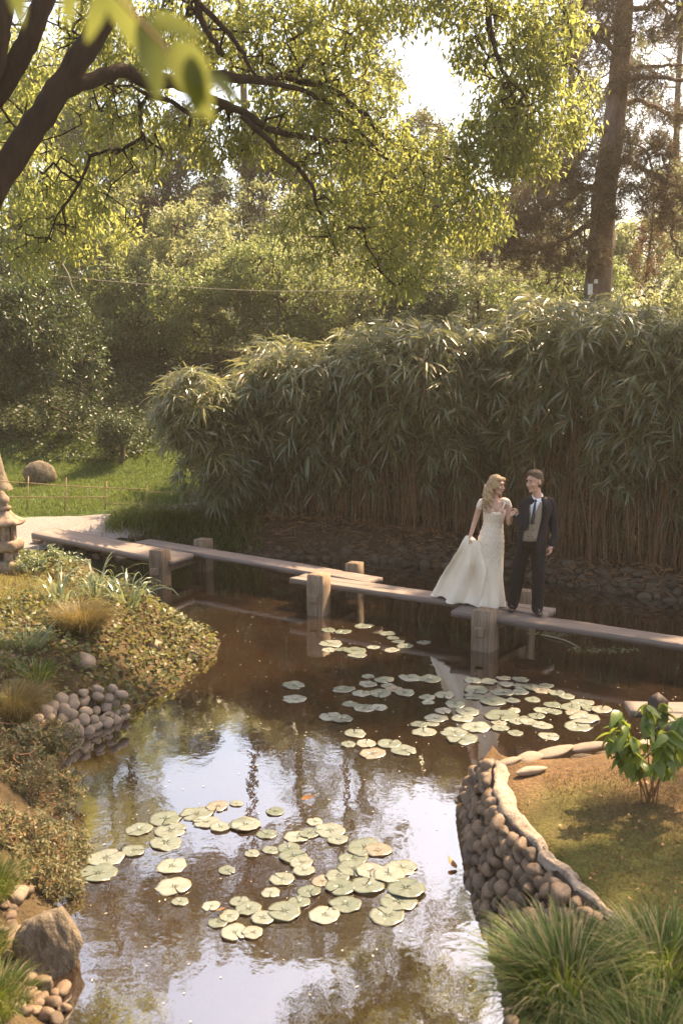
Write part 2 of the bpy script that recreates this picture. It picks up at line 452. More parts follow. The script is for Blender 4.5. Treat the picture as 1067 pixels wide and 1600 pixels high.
def frusta(p0, p1, r0, r1, ns=5):
    p0 = np.asarray(p0, float); p1 = np.asarray(p1, float); n = len(p0)
    r0 = np.broadcast_to(r0, (n,)); r1 = np.broadcast_to(r1, (n,))
    ax = nrm(p1 - p0)
    ref = np.where(np.abs(ax[:, 2:3]) > .9, np.array([[1.0, 0, 0]]), np.array([[0, 0, 1.0]]))
    u = nrm(np.cross(ax, ref)); v = np.cross(ax, u)
    a = np.linspace(0, 2 * np.pi, ns, endpoint=False)
    ring = np.cos(a)[None, :, None] * u[:, None] + np.sin(a)[None, :, None] * v[:, None]
    V = np.concatenate([p0[:, None] + ring * r0[:, None, None], p1[:, None] + ring * r1[:, None, None]], 1)
    b = np.arange(n)[:, None] * 2 * ns
    k = np.arange(ns); k2 = (k + 1) % ns
    q = np.stack([k, k2, k2 + ns, k + ns], -1)
    return V.reshape(-1, 3), (b[:, :, None] + q[None]).reshape(-1, 4)
def tube_path(pts, radii, ns=8, close=True):
    """one smooth tube along a polyline with parallel-transported rings"""
    pts = np.asarray(pts, float); n = len(pts); radii = np.broadcast_to(radii, (n,))
    tg = nrm(np.gradient(pts, axis=0))
    ref = np.array([1.0, 0, 0]) if abs(tg[0][0]) < .8 else np.array([0, 1.0, 0])
    u = nrm(np.cross(tg[0], ref)); V = []
    a = np.linspace(0, 2 * np.pi, ns, endpoint=False)
    for i in range(n):
        u = u - tg[i] * np.dot(u, tg[i]); u = u / np.linalg.norm(u); v = np.cross(tg[i], u)
        V.append(pts[i] + radii[i] * (np.cos(a)[:, None] * u + np.sin(a)[:, None] * v))
    V = np.concatenate(V)
    k = np.arange(ns); k2 = (k + 1) % ns; q = []
    for i in range(n - 1): q.append(np.stack([i * ns + k, i * ns + k2, (i + 1) * ns + k2, (i + 1) * ns + k], -1))
    q = np.concatenate(q)
    t = np.zeros((0, 3), int)
    if close:
        V = np.concatenate([V, pts[:1], pts[-1:]])
        t = np.concatenate([np.stack([k2, k, np.full(ns, n * ns)], -1), np.stack([(n - 1) * ns + k, (n - 1) * ns + k2, np.full(ns, n * ns + 1)], -1)])
    return V, q, t
def smooth_path(pts, n):
    """Catmull-Rom through the points"""
    P_ = np.asarray(pts, float); P_ = np.concatenate([[2 * P_[0] - P_[1]], P_, [2 * P_[-1] - P_[-2]]])
    out_ = []; m_ = len(P_) - 3
    for s in np.linspace(0, m_ - 1e-6, n):
        i = int(s); t = s - i; p0, p1, p2, p3 = P_[i:i + 4]
        out_.append(.5 * ((2 * p1) + (-p0 + p2) * t + (2 * p0 - 5 * p1 + 4 * p2 - p3) * t * t + (-p0 + 3 * p1 - 3 * p2 + p3) * t ** 3))
    return np.array(out_)
def tube_obj(name, pts, radii, mat, parent=None, ns=8, n=None):
    pts = np.asarray(pts, float)
    if n:
        r = np.interp(np.linspace(0, 1, n), np.linspace(0, 1, len(np.atleast_1d(radii))), np.atleast_1d(radii)) if np.ndim(radii) else radii
        pts = smooth_path(pts, n); radii = r
    V, q, t = tube_path(pts, radii, ns)
    return link(name, npmesh(name, V, [q, t], True, mat), None, parent)
def ell_points(n, c, r, shell=0.0, r_=rng):
    d = rand_dirs(n, r_); rad = (shell + (1 - shell) * r_.random(n)) ** (1 / 3 if shell < .5 else 1 / 1.5)
    return np.asarray(c) + d * rad[:, None] * np.asarray(r)
def grow(paths, radii, attr, step=.22, arch=.08, jit=.05, rtip=.004, pw=.42):
    """join the attraction points to the limbs one after another, nearest first -> branch skeleton"""
    N0 = sum(len(p) for p in paths)
    cap = N0 + len(attr) * 14
    X = np.zeros((cap, 3)); par = np.full(cap, -1); n = 0
    for p in paths:
        X[n:n + len(p)] = p; par[n + 1:n + len(p)] = np.arange(n, n + len(p) - 1); n += len(p)
    n_l = n
    d0 = np.array([np.min(np.sum((X[:n_l] - a) ** 2, 1)) for a in attr])
    tips = []
    for a in attr[np.argsort(d0)]:
        dd = np.sum((X[:n] - a) ** 2, 1)
        j = int(np.argmin(dd)); d = math.sqrt(dd[j])
        k = max(1, min(12, int(d / step)))
        if n + k >= cap: break
        ts = np.arange(1, k + 1) / k
        seg = X[j] + (a - X[j]) * ts[:, None]
        seg[:, 2] += arch * d * np.sin(ts * np.pi)
        seg[:-1] += rng.normal(0, jit * min(d, .8), (k - 1, 3)) if k > 1 else 0
        X[n:n + k] = seg; par[n] = j; par[n + 1:n + k] = np.arange(n, n + k - 1)
        n += k; tips.append(n - 1)
    X = X[:n]; par = par[:n]
    cnt = np.zeros(n); cnt[tips] = 1
    for i in range(n - 1, -1, -1):
        if par[i] >= 0: cnt[par[i]] += cnt[i]
    R = rtip * np.maximum(cnt, 1) ** pw
    return X, par, cnt, R, n_l, np.array(tips)
def branches_mesh(name, X, par, R, n_l, mat, ns=5, rmax=.06):
    i = np.arange(n_l, len(X))
    V, q = frusta(X[par[i]], X[i], np.minimum(np.where(par[i] < n_l, R[i] * 1.1, R[par[i]]), rmax), np.minimum(R[i], rmax), ns)
    return npmesh(name, V, [q], True, mat)
def foliage(name, X, par, cnt, tips, per, L, W, mat, spread=.12, droop=.5, maxcnt=5, fn=leaf_cards):
    sel = np.where((cnt <= maxcnt) & (cnt > 0) & (par >= 0))[0]
    sel = np.repeat(sel, per); n = len(sel)
    t = rng.random((n, 1)); p = X[par[sel]] * (1 - t) + X[sel] * t
    p = p + rng.normal(0, spread, (n, 3)) * .6
    ax = nrm(X[sel] - X[par[sel]]) * .5 + rand_dirs(n) + np.array([0, 0, -droop])
    V, f = fn(p, ax, L * rng.uniform(.6, 1.25, n), W * rng.uniform(.7, 1.2, n))
    me = npmesh(name, V, [f], False, mat)
    return me
def blobs(spec):
    """(px, py, rx_px, ry_px, Y, depth radius, count) -> points"""
    out_ = []
    for px, py, rx, ry, Y, dy, n in spec:
        c = PD(px, py, Y); s = Y / FPX
        out_.append(ell_points(n, c, (rx * s, dy, ry * s)))
    return np.concatenate(out_)

# stones ------------------------------------------------------------
def stone_mesh(seed, sub=2, amp=.16, flat=0.0, mat=None):
    r = np.random.default_rng(seed)
    bm = bmesh.new(); bmesh.ops.create_icosphere(bm, subdivisions=sub, radius=1)
    co = np.array([v.co[:] for v in bm.verts])
    f = np.ones(len(co))
    for k in range(7):
        d = nrm(r.normal(size=3)); f += amp * r.normal() * .5 * np.sin(co @ d * r.uniform(1.2, 3.6) + r.uniform(0, 6))
    f += amp * .25 * fbm(co[:, 0] * 6 + co[:, 2] * 3, co[:, 1] * 6 - co[:, 2] * 4, seed + 5, 3)
    for k in range(8):                       # broken and worn faces
        d = nrm(r.normal(size=3)); lim = r.uniform(.66, .92)
        h_ = co @ d * f; f = np.where(h_ > lim, f * (lim + (h_ - lim) * .35) / h_, f)
    co = co * f[:, None]
    co[:, 2] *= 1 - flat
    for v, c in zip(bm.verts, co): v.co = c
    me = bpy.data.meshes.new('stone'); bm.to_mesh(me); bm.free()
    for p in me.polygons: p.use_smooth = True
    if mat: me.materials.append(mat)
    return me
def set_of_stones(mat, n=6, sub=2, amp=.14, seed=0): return [stone_mesh(seed + i, sub, amp, 0, mat) for i in range(n)]
STONES = set_of_stones(M['stone'], 12, 3, .2, 10)
STONES_D = set_of_stones(M['stone_dark'], 6, 2, .2, 40)
STONES_P = set_of_stones(M['stone_pale'], 6, 3, .15, 70)
def put_stone(parent, meshes, loc, size, nrmv=None, rz=None, name='stone'):
    o = bpy.data.objects.new(name, random.choice(meshes)); COL.objects.link(o); o.parent = parent
    o.location = loc; o.scale = size
    if nrmv is not None:
        q = Vector(nrmv).to_track_quat('Y', 'Z')
        o.rotation_mode = 'QUATERNION'
        o.rotation_quaternion = q @ Euler((random.uniform(-.25, .25), random.uniform(-.5, .5), random.uniform(-.25, .25))).to_quaternion()
    else:
        o.rotation_euler = (random.uniform(-.3, .3), random.uniform(-.3, .3), random.uniform(0, 6.28) if rz is None else rz)
    return o
def bevel_box(bm, mtx, size, bev=.01, seg=2, rough=0.0):
    r = bmesh.ops.create_cube(bm, size=1, matrix=Matrix())
    vs_ = r['verts']
    for v in vs_: v.co = Vector((v.co.x * size[0], v.co.y * size[1], v.co.z * size[2]))
    es = list({e for v in vs_ for e in v.link_edges})
    if bev: 
        g = bmesh.ops.bevel(bm, geom=es, offset=bev, segments=seg, affect='EDGES', profile=.6)
        vs_ = list({v for f in g['faces'] for v in f.verts} | {v for v in vs_ if v.is_valid})
    for v in vs_:
        if rough: v.co += Vector((random.uniform(-1, 1), random.uniform(-1, 1), random.uniform(-1, 1))) * rough
        v.co = mtx @ v.co
    return vs_
# ------------------------------------------------------------------ zigzag plank bridge
DECK = .42
def plank_mesh(name, L, W, T, seed):
    """weathered sawn board, length along x, with worn uneven edges and long cracks"""
    r = np.random.default_rng(seed)
    n, k = 46, 11
    x = np.linspace(0, L, n); y = np.linspace(-W / 2, W / 2, k)
    Xg, Yg = np.meshgrid(x, y, indexing='ij')
    wob = .008 * fbm(x * 3, x * 0, seed) + .004 * fbm(x * 14, x * 0, seed + 1)
    Yg = Yg + wob[:, None] * np.sign(Yg) * (np.abs(Yg) > W * .42)
    Zt = .006 * fbm(Xg * 1.3, Yg * 9, seed + 2) - .006 * (np.abs(Yg) > W * .45)
    top = np.stack([Xg, Yg, Zt], -1); bot = np.stack([Xg, Yg * .98, Zt * 0 - T + .012 * fbm(Xg * 5, Yg * 3, seed + 4)], -1)
    V = np.concatenate([top.reshape(-1, 3), bot.reshape(-1, 3)])
    ii = np.arange(n * k).reshape(n, k); jj = ii + n * k
    q = [np.stack([ii[:-1, :-1], ii[1:, :-1], ii[1:, 1:], ii[:-1, 1:]], -1).reshape(-1, 4),
         np.stack([jj[:-1, :-1], jj[:-1, 1:], jj[1:, 1:], jj[1:, :-1]], -1).reshape(-1, 4),
         np.stack([ii[:-1, 0], jj[:-1, 0], jj[1:, 0], ii[1:, 0]], -1), np.stack([ii[:-1, -1], ii[1:, -1], jj[1:, -1], jj[:-1, -1]], -1),
         np.stack([ii[0, :-1], ii[0, 1:], jj[0, 1:], jj[0, :-1]], -1), np.stack([ii[-1, :-1], jj[-1, :-1], jj[-1, 1:], ii[-1, 1:]], -1)]
    me = npmesh(name, V, q, False, M['wood'])
    return me
bridge = empty('plank_bridge', (0, 15, 0))
tag(bridge, 'zigzag bridge of weathered grey planks on squat posts, under the couple', 'bridge')
def at_parent(o, parent): o.parent = parent; o.matrix_parent_inverse = parent.matrix_world.inverted(); return o
bridge_inv = Matrix.Translation((0, -15, 0))
def plank(a, b, W, T, seed, za, zb, parent=None, inv=bridge_inv):
    a = Vector((a[0], a[1], za)); b = Vector((b[0], b[1], zb)); d = b - a
    me = plank_mesh('plank', d.length, W, T, seed)
    o = link('plank', me, None, parent or bridge)
    rot = Matrix.Rotation(math.atan2(d.y, d.x), 4, 'Z') @ Matrix.Rotation(-math.asin(d.z / d.length), 4, 'Y')
    o.matrix_local = inv @ Matrix.Translation(a) @ rot
    return o
plank((-5.25, 17.86), (-2.62, 16.62), .66, .09, 1, .66, DECK)
plank((-3.55, 18.03), (.5, 14.93), .40, .08, 2, DECK + .03, DECK + .005)
plank((-.60, 15.275), (2.78, 13.125), .205, .08, 3, DECK + .002, DECK - .002)
plank((-.72, 15.095), (2.66, 12.945), .215, .08, 5, DECK + .004, DECK)
plank((1.53, 13.2), (5.9, 10.5), .40, .08, 4, DECK + .004, DECK)
def post_mesh(w, d, z0, z1, seed, cone=False):
    r = random.Random(seed); n = 9
    V = []; rings = []
    prof = [(-.94, -1), (-.3, -.99), (.3, -1), (.94, -1), (1, -.94), (.99, 0), (1, .94), (.94, 1), (0, 1), (-.94, 1), (-1, .94), (-.99, 0), (-1, -.94)]
    for i in range(n):
        t = i / (n - 1); z = z0 + (z1 - z0) * t; s = 1 + r.uniform(-.03, .03) + .05 * (1 - t) ** 3
        tp = 1 if t < .99 else .97
        V += [(p[0] * w / 2 * s * tp + r.uniform(-.004, .004), p[1] * d / 2 * s * tp + r.uniform(-.004, .004), z) for p in prof]
    k = len(prof); q = []
    for i in range(n - 1):
        for j in range(k): q.append((i * k + j, i * k + (j + 1) % k, (i + 1) * k + (j + 1) % k, (i + 1) * k + j))
    V.append((0, 0, z1 + (.07 if cone else .006))); c = len(V) - 1
    t3 = [((n - 1) * k + j, (n - 1) * k + (j + 1) % k, c) for j in range(k)]
    return npmesh('post', V, [np.array(q), np.array(t3)], False, M['wood_post'])
def post(x, y, w, top, rz, seed, d=None):
    me = post_mesh(w, d or w, -.7, top, seed)
    o = link('post', me, None, bridge); o.matrix_local = bridge_inv @ Matrix.Translation((x, y, 0)) @ Matrix.Rotation(rz, 4, 'Z')
    return o
BR = -.5
def joint(front, back, wf, wb, top_f, top_b, seed):
    """front and back post with the tie beam between them carrying the planks"""
    f, b_ = Vector((front[0], front[1], 0)), Vector((back[0], back[1], 0)); d = b_ - f
    rz = math.atan2(d.y, d.x) - math.pi / 2
    post(front[0], front[1], wf, top_f, rz, seed); post(back[0], back[1], wb, top_b, rz, seed + 1)
    bm = bmesh.new()
    a = f - d.normalized() * (wf / 2 + .07); e = b_ + d.normalized() * (wb / 2 + .05)
    mid = (a + e) / 2
    bevel_box(bm, Matrix.Translation((mid.x, mid.y, DECK - .08 - .075)) @ Matrix.Rotation(math.atan2(d.y, d.x), 4, 'Z'), ((e - a).length, .11, .11), .008, 1, .002)
    o = bmobj('tie_beam', bm, M['wood_post'], bridge); o.matrix_local = bridge_inv
def PF(px, py): v = P(px, py, 0); return (v.x, v.y)
joint((PD(757, 1000, 12.72).x, 12.72), (PD(822, 930, 13.75).x, 13.75), .27, .2, .52, .53, 11)
joint((PD(498, 944, 14.5).x, 14.5), (PD(554, 890, 15.6).x, 15.6), .26, .22, .60, .54, 21)
joint((PD(251, 905, 16.35).x, 16.35), (PD(318, 850, 17.55).x, 17.55), .26, .25, .60, .56, 31)

# near jetty on the right with its dark pointed post
jet = empty('plank_jetty', (3.2, 9.2, 0))
tag(jet, 'grey plank landing with a dark pointed post behind the leafy bush', 'jetty')
ji = Matrix.Translation((-3.2, -9.2, 0))
plank((2.72, 9.35), (6.4, 9.05), .30, .08, 7, .44, .44, jet, ji)
plank((2.80, 9.02), (6.4, 8.72), .32, .08, 8, .44, .44, jet, ji)
o = link('post', post_mesh(.14, .14, -.6, .56, 77, True), None, jet); o.data.materials.clear(); o.data.materials.append(M['wood_dark'])
o.matrix_local = ji @ Matrix.Translation((2.95, 9.28 - .1, 0)) @ Matrix.Rotation(.3, 4, 'Z'); o['label'] = 'dark pointed post'
o = link('post', post_mesh(.12, .12, -.6, .40, 78), None, jet); o.data.materials.clear(); o.data.materials.append(M['wood_dark'])
o.matrix_local = ji @ Matrix.Translation((2.83, 8.95, 0))

# ------------------------------------------------------------------ cobble walls
def resample(Q, n):
    Q = np.array(Q, float); s = np.concatenate([[0], np.cumsum(np.linalg.norm(np.diff(Q, axis=0), axis=1))])
    u = np.linspace(0, s[-1], n); return np.stack([np.interp(u, s, Q[:, k]) for k in range(Q.shape[1])], -1), s[-1]
wall = empty('cobble_wall', (1.0, 6.5, 0))
tag(wall, 'curved retaining wall of rounded brown cobbles with pale mortar top, right bank', 'stone wall')
wi = Vector((1.0, 6.5, 0))
foot, wl = resample([(a, b, -.12) for a, b in WALL_FOOT[1:]], 60)
top_px = [(772, 1190), (769, 1202), (770, 1218), (774, 1236), (778, 1254), (787, 1271), (796, 1287), (825, 1312), (869, 1359), (901, 1392), (934, 1417), (975, 1450), (1020, 1500), (1060, 1560)]
top0 = [tuple(P(a, b, .55)) for a, b in top_px]
topl, _ = resample(top0, 60)
# match the two lines by nearest plan position so that the face is square to the wall
tl = np.array(resample(top0, 400)[0])
TOPM = []
lo = 0
for i, f in enumerate(foot):
    j = lo + int(np.argmin(np.linalg.norm(tl[lo:, :2] - f[:2], axis=1))); lo = j; TOPM.append(tl[j])
TOPM = np.array(TOPM)
for _ in range(6): TOPM[1:-1] = (TOPM[:-2] + TOPM[1:-1] * 2 + TOPM[2:]) / 4
nv = 8
G = np.array([[f * (1 - t) + tp_ * t for t in np.linspace(0, 1, nv)] for f, tp_ in zip(foot, TOPM)])
ii = np.arange(60 * nv).reshape(60, nv)
q = np.stack([ii[:-1, :-1], ii[1:, :-1], ii[1:, 1:], ii[:-1, 1:]], -1).reshape(-1, 4)
me = npmesh('mortar', G.reshape(-1, 3) - np.array(wi), [q], True, M['mortar']); link('mortar', me, None, wall)
def lay(parent, origin, A, B_, rowh, lmin, lmax, meshes, depth=.55, jitter=.012, skip=0.0, v0=0.0):
    """lay stones in running courses on the face between line A (foot) and line B (top)"""
    A = np.asarray(A); B_ = np.asarray(B_); n = len(A)
    s = np.concatenate([[0], np.cumsum(np.linalg.norm(np.diff((A + B_) / 2, axis=0), axis=1))])
    Hm = np.mean(np.linalg.norm(B_ - A, axis=1)); rows = max(1, int(round(Hm / rowh)))
    cnt = 0
    for r in range(rows):
        v = (r + .5) / rows; u = random.uniform(0, lmax * .5)
        if v < v0: continue
        while u < s[-1] - lmin * .4:
            L = random.uniform(lmin, lmax); uc = u + L / 2; u += L * .97
            if random.random() < skip: continue
            vv = min(.91, max(.03, v + random.uniform(-.28, .28) / rows))
            a = np.array([np.interp(uc, s, A[:, k]) for k in range(3)]); b_ = np.array([np.interp(uc, s, B_[:, k]) for k in range(3)])
            a2 = np.array([np.interp(uc + .05, s, A[:, k]) for k in range(3)]); b2 = np.array([np.interp(uc + .05, s, B_[:, k]) for k in range(3)])
            p = a * (1 - vv) + b_ * vv; tg = (a2 * (1 - vv) + b2 * vv) - p
            if np.linalg.norm(tg) < 1e-6: continue
            upv = b_ - a; no = np.cross(upv, tg); no = no / (np.linalg.norm(no) + 1e-9)
            if no @ (np.array([0, 0, CAMZ]) - p) < 0 and abs(no[2]) < .98: no = -no
            if no[2] < -.2: no = -no
            hh = np.linalg.norm(upv) / rows
            rr = hh * random.uniform(.46, .70)
            put_stone(parent, meshes, Vector(p - np.array(origin)) + Vector(no) * rr * (depth - .5) + Vector((random.uniform(-1, 1), random.uniform(-1, 1), random.uniform(-1, 1))) * jitter,
                      (L * random.uniform(.48, .58), rr * random.uniform(.85, 1.15), rr), no)
            cnt += 1
    return cnt
lay(wall, wi, foot, TOPM, .092, .095, .165, STONES, .75, .014)
# pale mortar shelf on top of the wall
inner_px = [(800, 1197), (799, 1203), (800, 1212), (806, 1232), (814, 1254), (832, 1283), (854, 1312), (898, 1363), (930, 1392), (959, 1417), (1000, 1450), (1045, 1500), (1085, 1560)]
inn = np.array(resample([tuple(P(a, b, .58)) for a, b in inner_px], 60)[0])
out_l = np.array(resample(top0, 60)[0])
rows = []
for t in (-.05, .08, .3, .5, .7, .85):
    z = .50 if t < 0 else (.535 if t > .8 else .575)
    rr = out_l * (1 - t) + inn * t; rr[:, 2] = z + .02 * fbm(rr[:, 0] * 16, rr[:, 1] * 16 + t * 5, 31); 
    rr[:, :2] += .03 * np.stack([fbm(rr[:, 0] * 14, rr[:, 1] * 14, 32), fbm(rr[:, 0] * 14, rr[:, 1] * 14, 33)], -1)
    rows.append(rr)
Rv = np.stack(rows, 1); ii = np.arange(60 * 6).reshape(60, 6)
q = np.stack([ii[:-1, :-1], ii[1:, :-1], ii[1:, 1:], ii[:-1, 1:]], -1).reshape(-1, 4)
link('mortar_cap', npmesh('mortar_cap', Rv.reshape(-1, 3) - np.array(wi), [q], True, M['cap']), None, wall)
# pale kerb stones along the far edge of the lawn spit
kerb = empty('stone_kerb', (2.0, 8.1, 0)); tag(kerb, 'low pale kerb of flat stones along the tip of the dry lawn', 'stone kerb')
kp = np.array([tuple(P(a, b, .56)) for a, b in [(776, 1190), (800, 1185), (830, 1179), (870, 1170), (910, 1164), (950, 1161), (1000, 1160), (1067, 1158), (1180, 1158)]])
kq, kl = resample(kp, 200); u = 0
while u < kl:
    L = random.uniform(.16, .36); i = min(199, int((u + L / 2) / kl * 199)); p = kq[i]; d = kq[min(199, i + 3)] - kq[max(0, i - 3)]
    put_stone(kerb, STONES_P, (p[0] - 2.0, p[1] - 8.1 - .0, .535), (L * .62, random.uniform(.055, .075), random.uniform(.03, .042)), None, math.atan2(d[1], d[0]) + random.uniform(-.08, .08))
    put_stone(kerb, STONES_D, (p[0] - 2.0, p[1] - 8.1 + .12, .36), (L * .6, .08, .09), None, math.atan2(d[1], d[0]))
    put_stone(kerb, STONES_D, (p[0] - 2.0, p[1] - 8.1 + .2, .15), (L * .6, .08, .13), None, math.atan2(d[1], d[0]))
    u += L * .98
fl = tag(link('flat_stone', stone_mesh(301, 3, .15, 0, M['stone_pale'])), 'long pale flat stone lying loose on the dry lawn near wall tip', 'stone')
p = P(828, 1206, .56); fl.location = (p.x, p.y, .57); fl.scale = (.14, .05, .035); fl.rotation_euler = (0, .08, .5)

# left bank: small wall of pale cobbles at the water
wl2 = empty('cobble_edging', (-2.4, 9.3, 0)); tag(wl2, 'short sloping edging of pale round cobbles below the ivy, left bank', 'stone edging')
A2, _ = resample([tuple(P(a, b, -.03)) for a, b in [(92, 1160), (118, 1153), (150, 1146), (178, 1137), (200, 1120)]], 30)
B2, _ = resample([tuple(P(a, b, .34)) for a, b in [(38, 1128), (70, 1100), (110, 1084), (152, 1074), (190, 1076)]], 30)
gm = np.stack([A2 * (1 - t) + B2 * t - np.array([0, -.05, .05]) for t in np.linspace(0, .85, 5)], 1); gm[22:] = gm[22]; ii = np.arange(150).reshape(30, 5)
link('mortar', npmesh('mortar', gm.reshape(-1, 3) - np.array((-2.4, 9.3, 0)), [np.stack([ii[:-1, :-1], ii[1:, :-1], ii[1:, 1:], ii[:-1, 1:]], -1).reshape(-1, 4)], True, M['mortar']), None, wl2)
lay(wl2, (-2.4, 9.3, 0), A2, B2, .105, .095, .16, STONES_P, .85, .018)

# far bank: flat stones under the bamboo
fb = empty('stone_revetment', (1.5, 17, 0)); tag(fb, 'long low bank of dark flat stones at the foot of the bamboo', 'stone bank')
FA, fl_ = resample([(a, b, -.05) for a, b in ([(6.2, 14.3)] + FAR)[:-1]], 90)
tg = np.gradient(FA[:, :2], axis=0); no2 = np.stack([tg[:, 1], -tg[:, 0]], -1); no2 = nrm(no2); no2 = np.where(no2[:, 1:2] < 0, -no2, no2)
FB = np.concatenate([FA[:, :2] + no2 * .40, np.full((90, 1), .31)], 1)
gm = np.stack([FA * (1 - t) + FB * t for t in np.linspace(0, 1.0, 4)], 1); ii = np.arange(360).reshape(90, 4)
link('mortar', npmesh('mortar', gm.reshape(-1, 3) - np.array((1.5, 17, 0)), [np.stack([ii[:-1, :-1], ii[1:, :-1], ii[1:, 1:], ii[:-1, 1:]], -1).reshape(-1, 4)], True, M['mortar']), None, fb)
lay(fb, (1.5, 17, 0), FA, FB, .12, .14, .30, STONES_D, .6, .03, .03)

# stones under the landward end of the bridge
ub = empty('shore_stones', (-4.3, 17.2, 0)); tag(ub, 'loose rounded stones on the shore under the left end of the bridge', 'stones')
for px, py, w in [(146, 861, 22), (130, 852, 18), (160, 853, 17), (178, 860, 16), (196, 868, 22), (172, 868, 20), (150, 872, 18), (186, 876, 26), (166, 879, 18), (128, 866, 16), (112, 852, 20), (96, 856, 18), (210, 872, 14), (205, 861, 14), (138, 880, 14), (80, 852, 24), (100, 846, 20), (64, 850, 22)]:
    p = hit(px, py, 14); s = w * .5 * p.y / FPX
    put_stone(ub, STONES if w < 20 else STONES_P, (p.x + 4.3, p.y - 17.2, p.z + s * .2), (s * 1.15, s * .9, s * .72))
# reed-edge row of stones behind the first plank
for px in range(205, 300, 12):
    p = hit(px, 843 + (px - 205) * .03, 14)
    put_stone(ub, STONES_D, (p.x + 4.3, p.y - 17.2, p.z + .02), (.08, .07, .06))

# near left: cobbles and the mossy boulder in the water
cb = empty('cobble_heap', (-1.9, 5.8, 0)); tag(cb, 'heap of tan cobbles on the bank beside the big boulder, lower left', 'stones')
for zx, zy, w in [(125, 470, 60), (140, 640, 130), (205, 600, 90), (95, 735, 90), (75, 785, 75), (85, 845, 85), (105, 915, 120), (110, 970, 130), (190, 940, 70), (150, 1060, 110), (230, 1045, 90), (230, 1115, 70), (120, 1175, 120), (210, 1205, 90), (260, 1210, 60), (230, 1290, 120), (340, 1345, 150), (440, 1385, 70), (505, 1355, 100), (160, 1420, 140), (405, 1460, 100), (290, 1395, 60), (500, 1510, 80), (270, 1530, 100), (370, 1565, 120), (200, 1550, 90), (140, 1500, 110), (40, 690, 80), (60, 1100, 90), (330, 1440, 90), (440, 1590, 110), (20, 900, 70), (300, 1470, 80), (250, 1370, 70)]:
    p = hit(zx / 5, 1280 + zy / 5); s = w / 5 * .5 * p.y * 1.12 / FPX
    put_stone(cb, STONES if random.random() < .93 else STONES_P, (p.x + 1.9, p.y - 5.8, p.z + s * .6), (s * 1.4, s * 1.15, s * .95))
bp = P(76, 1505, 0)
bo_ = tag(link('boulder', stone_mesh(507, 5, .42, 0, M['boulder'])), 'big mottled brown boulder standing in the water at lower left', 'boulder')
bo_.location = (bp.x, bp.y - .02, .08); bo_.scale = (.165, .20, .31); bo_.rotation_euler = (.15, .15, .9)
co = np.array([v.co[:] for v in bo_.data.vertices]); co = co * (1 + .10 * fbm(co[:, 0] * 4 + co[:, 2] * 2, co[:, 1] * 4 - co[:, 2] * 5, 88, 5) * .6)[:, None]
bo_.data.vertices.foreach_set('co', co.astype(np.float32).ravel()); bo_.data.update()

# loose stones on the left bank
for px, py, w, lab in [(133, 1040, 40, 'pale lone rock among the ivy above the cobble edging'), (243, 1014, 28, 'flat grey stone showing through the ivy near the bank tip'), (300, 1030, 24, 'mossy stone at the water edge of the ivy bank')]:
    p = hit(px, py); s = w * .5 * p.y / FPX
    o = tag(link('rock', stone_mesh(600 + px, 3, .2, 0, M['stone_pale'] if px == 133 else M['stone'])), lab, 'rock')
    o.location = (p.x, p.y, p.z + s * .3); o.scale = (s * 1.1, s, s * .8); o.rotation_euler = (.1, .1, px)

# boulder and standing stone on the lawn
p = hit(60, 756, 18); o = tag(link('rock', stone_mesh(811, 4, .16, 0, M['boulder'])), 'rounded brown boulder on the lawn behind the cane fence', 'boulder')
o.location = (p.x, p.y + .1, p.z + .18); o.scale = (.32, .3, .36); o.rotation_euler = (.1, 0, 1.0)
p = hit(0, 764, 18)
bm = bmesh.new()
bmesh.ops.create_grid(bm, x_segments=1, y_segments=1, size=.01); bm.clear()
prev = None; rings = []
for z, rx, ry, cx in [(-.2, .42, .3, .02), (0, .36, .28, .0), (.12, .27, .24, -.03), (.5, .235, .2, -.09), (.95, .2, .17, -.16), (1.35, .15, .14, -.22), (1.55, .1, .1, -.25), (1.62, .02, .02, -.26)]:
    rg = []
    for a in range(14):
        t = a / 14 * 2 * math.pi; w = 1 + random.uniform(-.05, .05)
        rg.append(bm.verts.new((cx + rx * math.cos(t) * w, ry * math.sin(t) * w, z)))
    if rings:
        for a in range(14): bm.faces.new((rings[-1][a], rings[-1][(a + 1) % 14], rg[(a + 1) % 14], rg[a]))
    rings.append(rg)
bm.faces.new(rings[-1])
o = bmobj('standing_stone', bm, M['boulder'], None, True); o.location = (p.x - .05, p.y, p.z)
tag(o, 'tall tapering brown stone at the left edge of the lawn', 'standing stone')

# ------------------------------------------------------------------ cane fence
fence = empty('cane_fence', (-5, 19.6, 0)); tag(fence, 'low fence of thin tan canes between path and lawn', 'fence')
fi = Vector((-5, 19.6, 0)); posts_px = [(44, 744, 791), (103, 746, 796), (166, 752, 795), (229, 755, 796), (286, 751, 792), (352, 757, 794), (420, 760, 796), (-15, 742, 788)]
def Yf(px): return 19.75 - .0004 * px
for px, y0, y1 in posts_px:
    Y = Yf(px); a = PD(px - 2, y1 + 4, Y); b_ = PD(px + 1, y0, Y); a.z = min(a.z, hz(a.x, a.y) - .05)
    tube_obj('post', [a - fi, (a + b_) / 2 - fi + Vector((.006, 0, 0)), b_ - fi], [.013, .012, .011], M['cane'], fence, 6)
for pts in ([(-20, 751), (47, 755), (120, 760), (231, 765)], [(229, 769), (290, 769), (352, 770), (430, 773)], [(-20, 776), (60, 777), (168, 777)], [(164, 787), (230, 788), (300, 790), (430, 793)]):
    tube_obj('rail', [PD(a, b, Yf(a) - .03) - fi for a, b in pts], .010, M['cane'], fence, 6, 14)

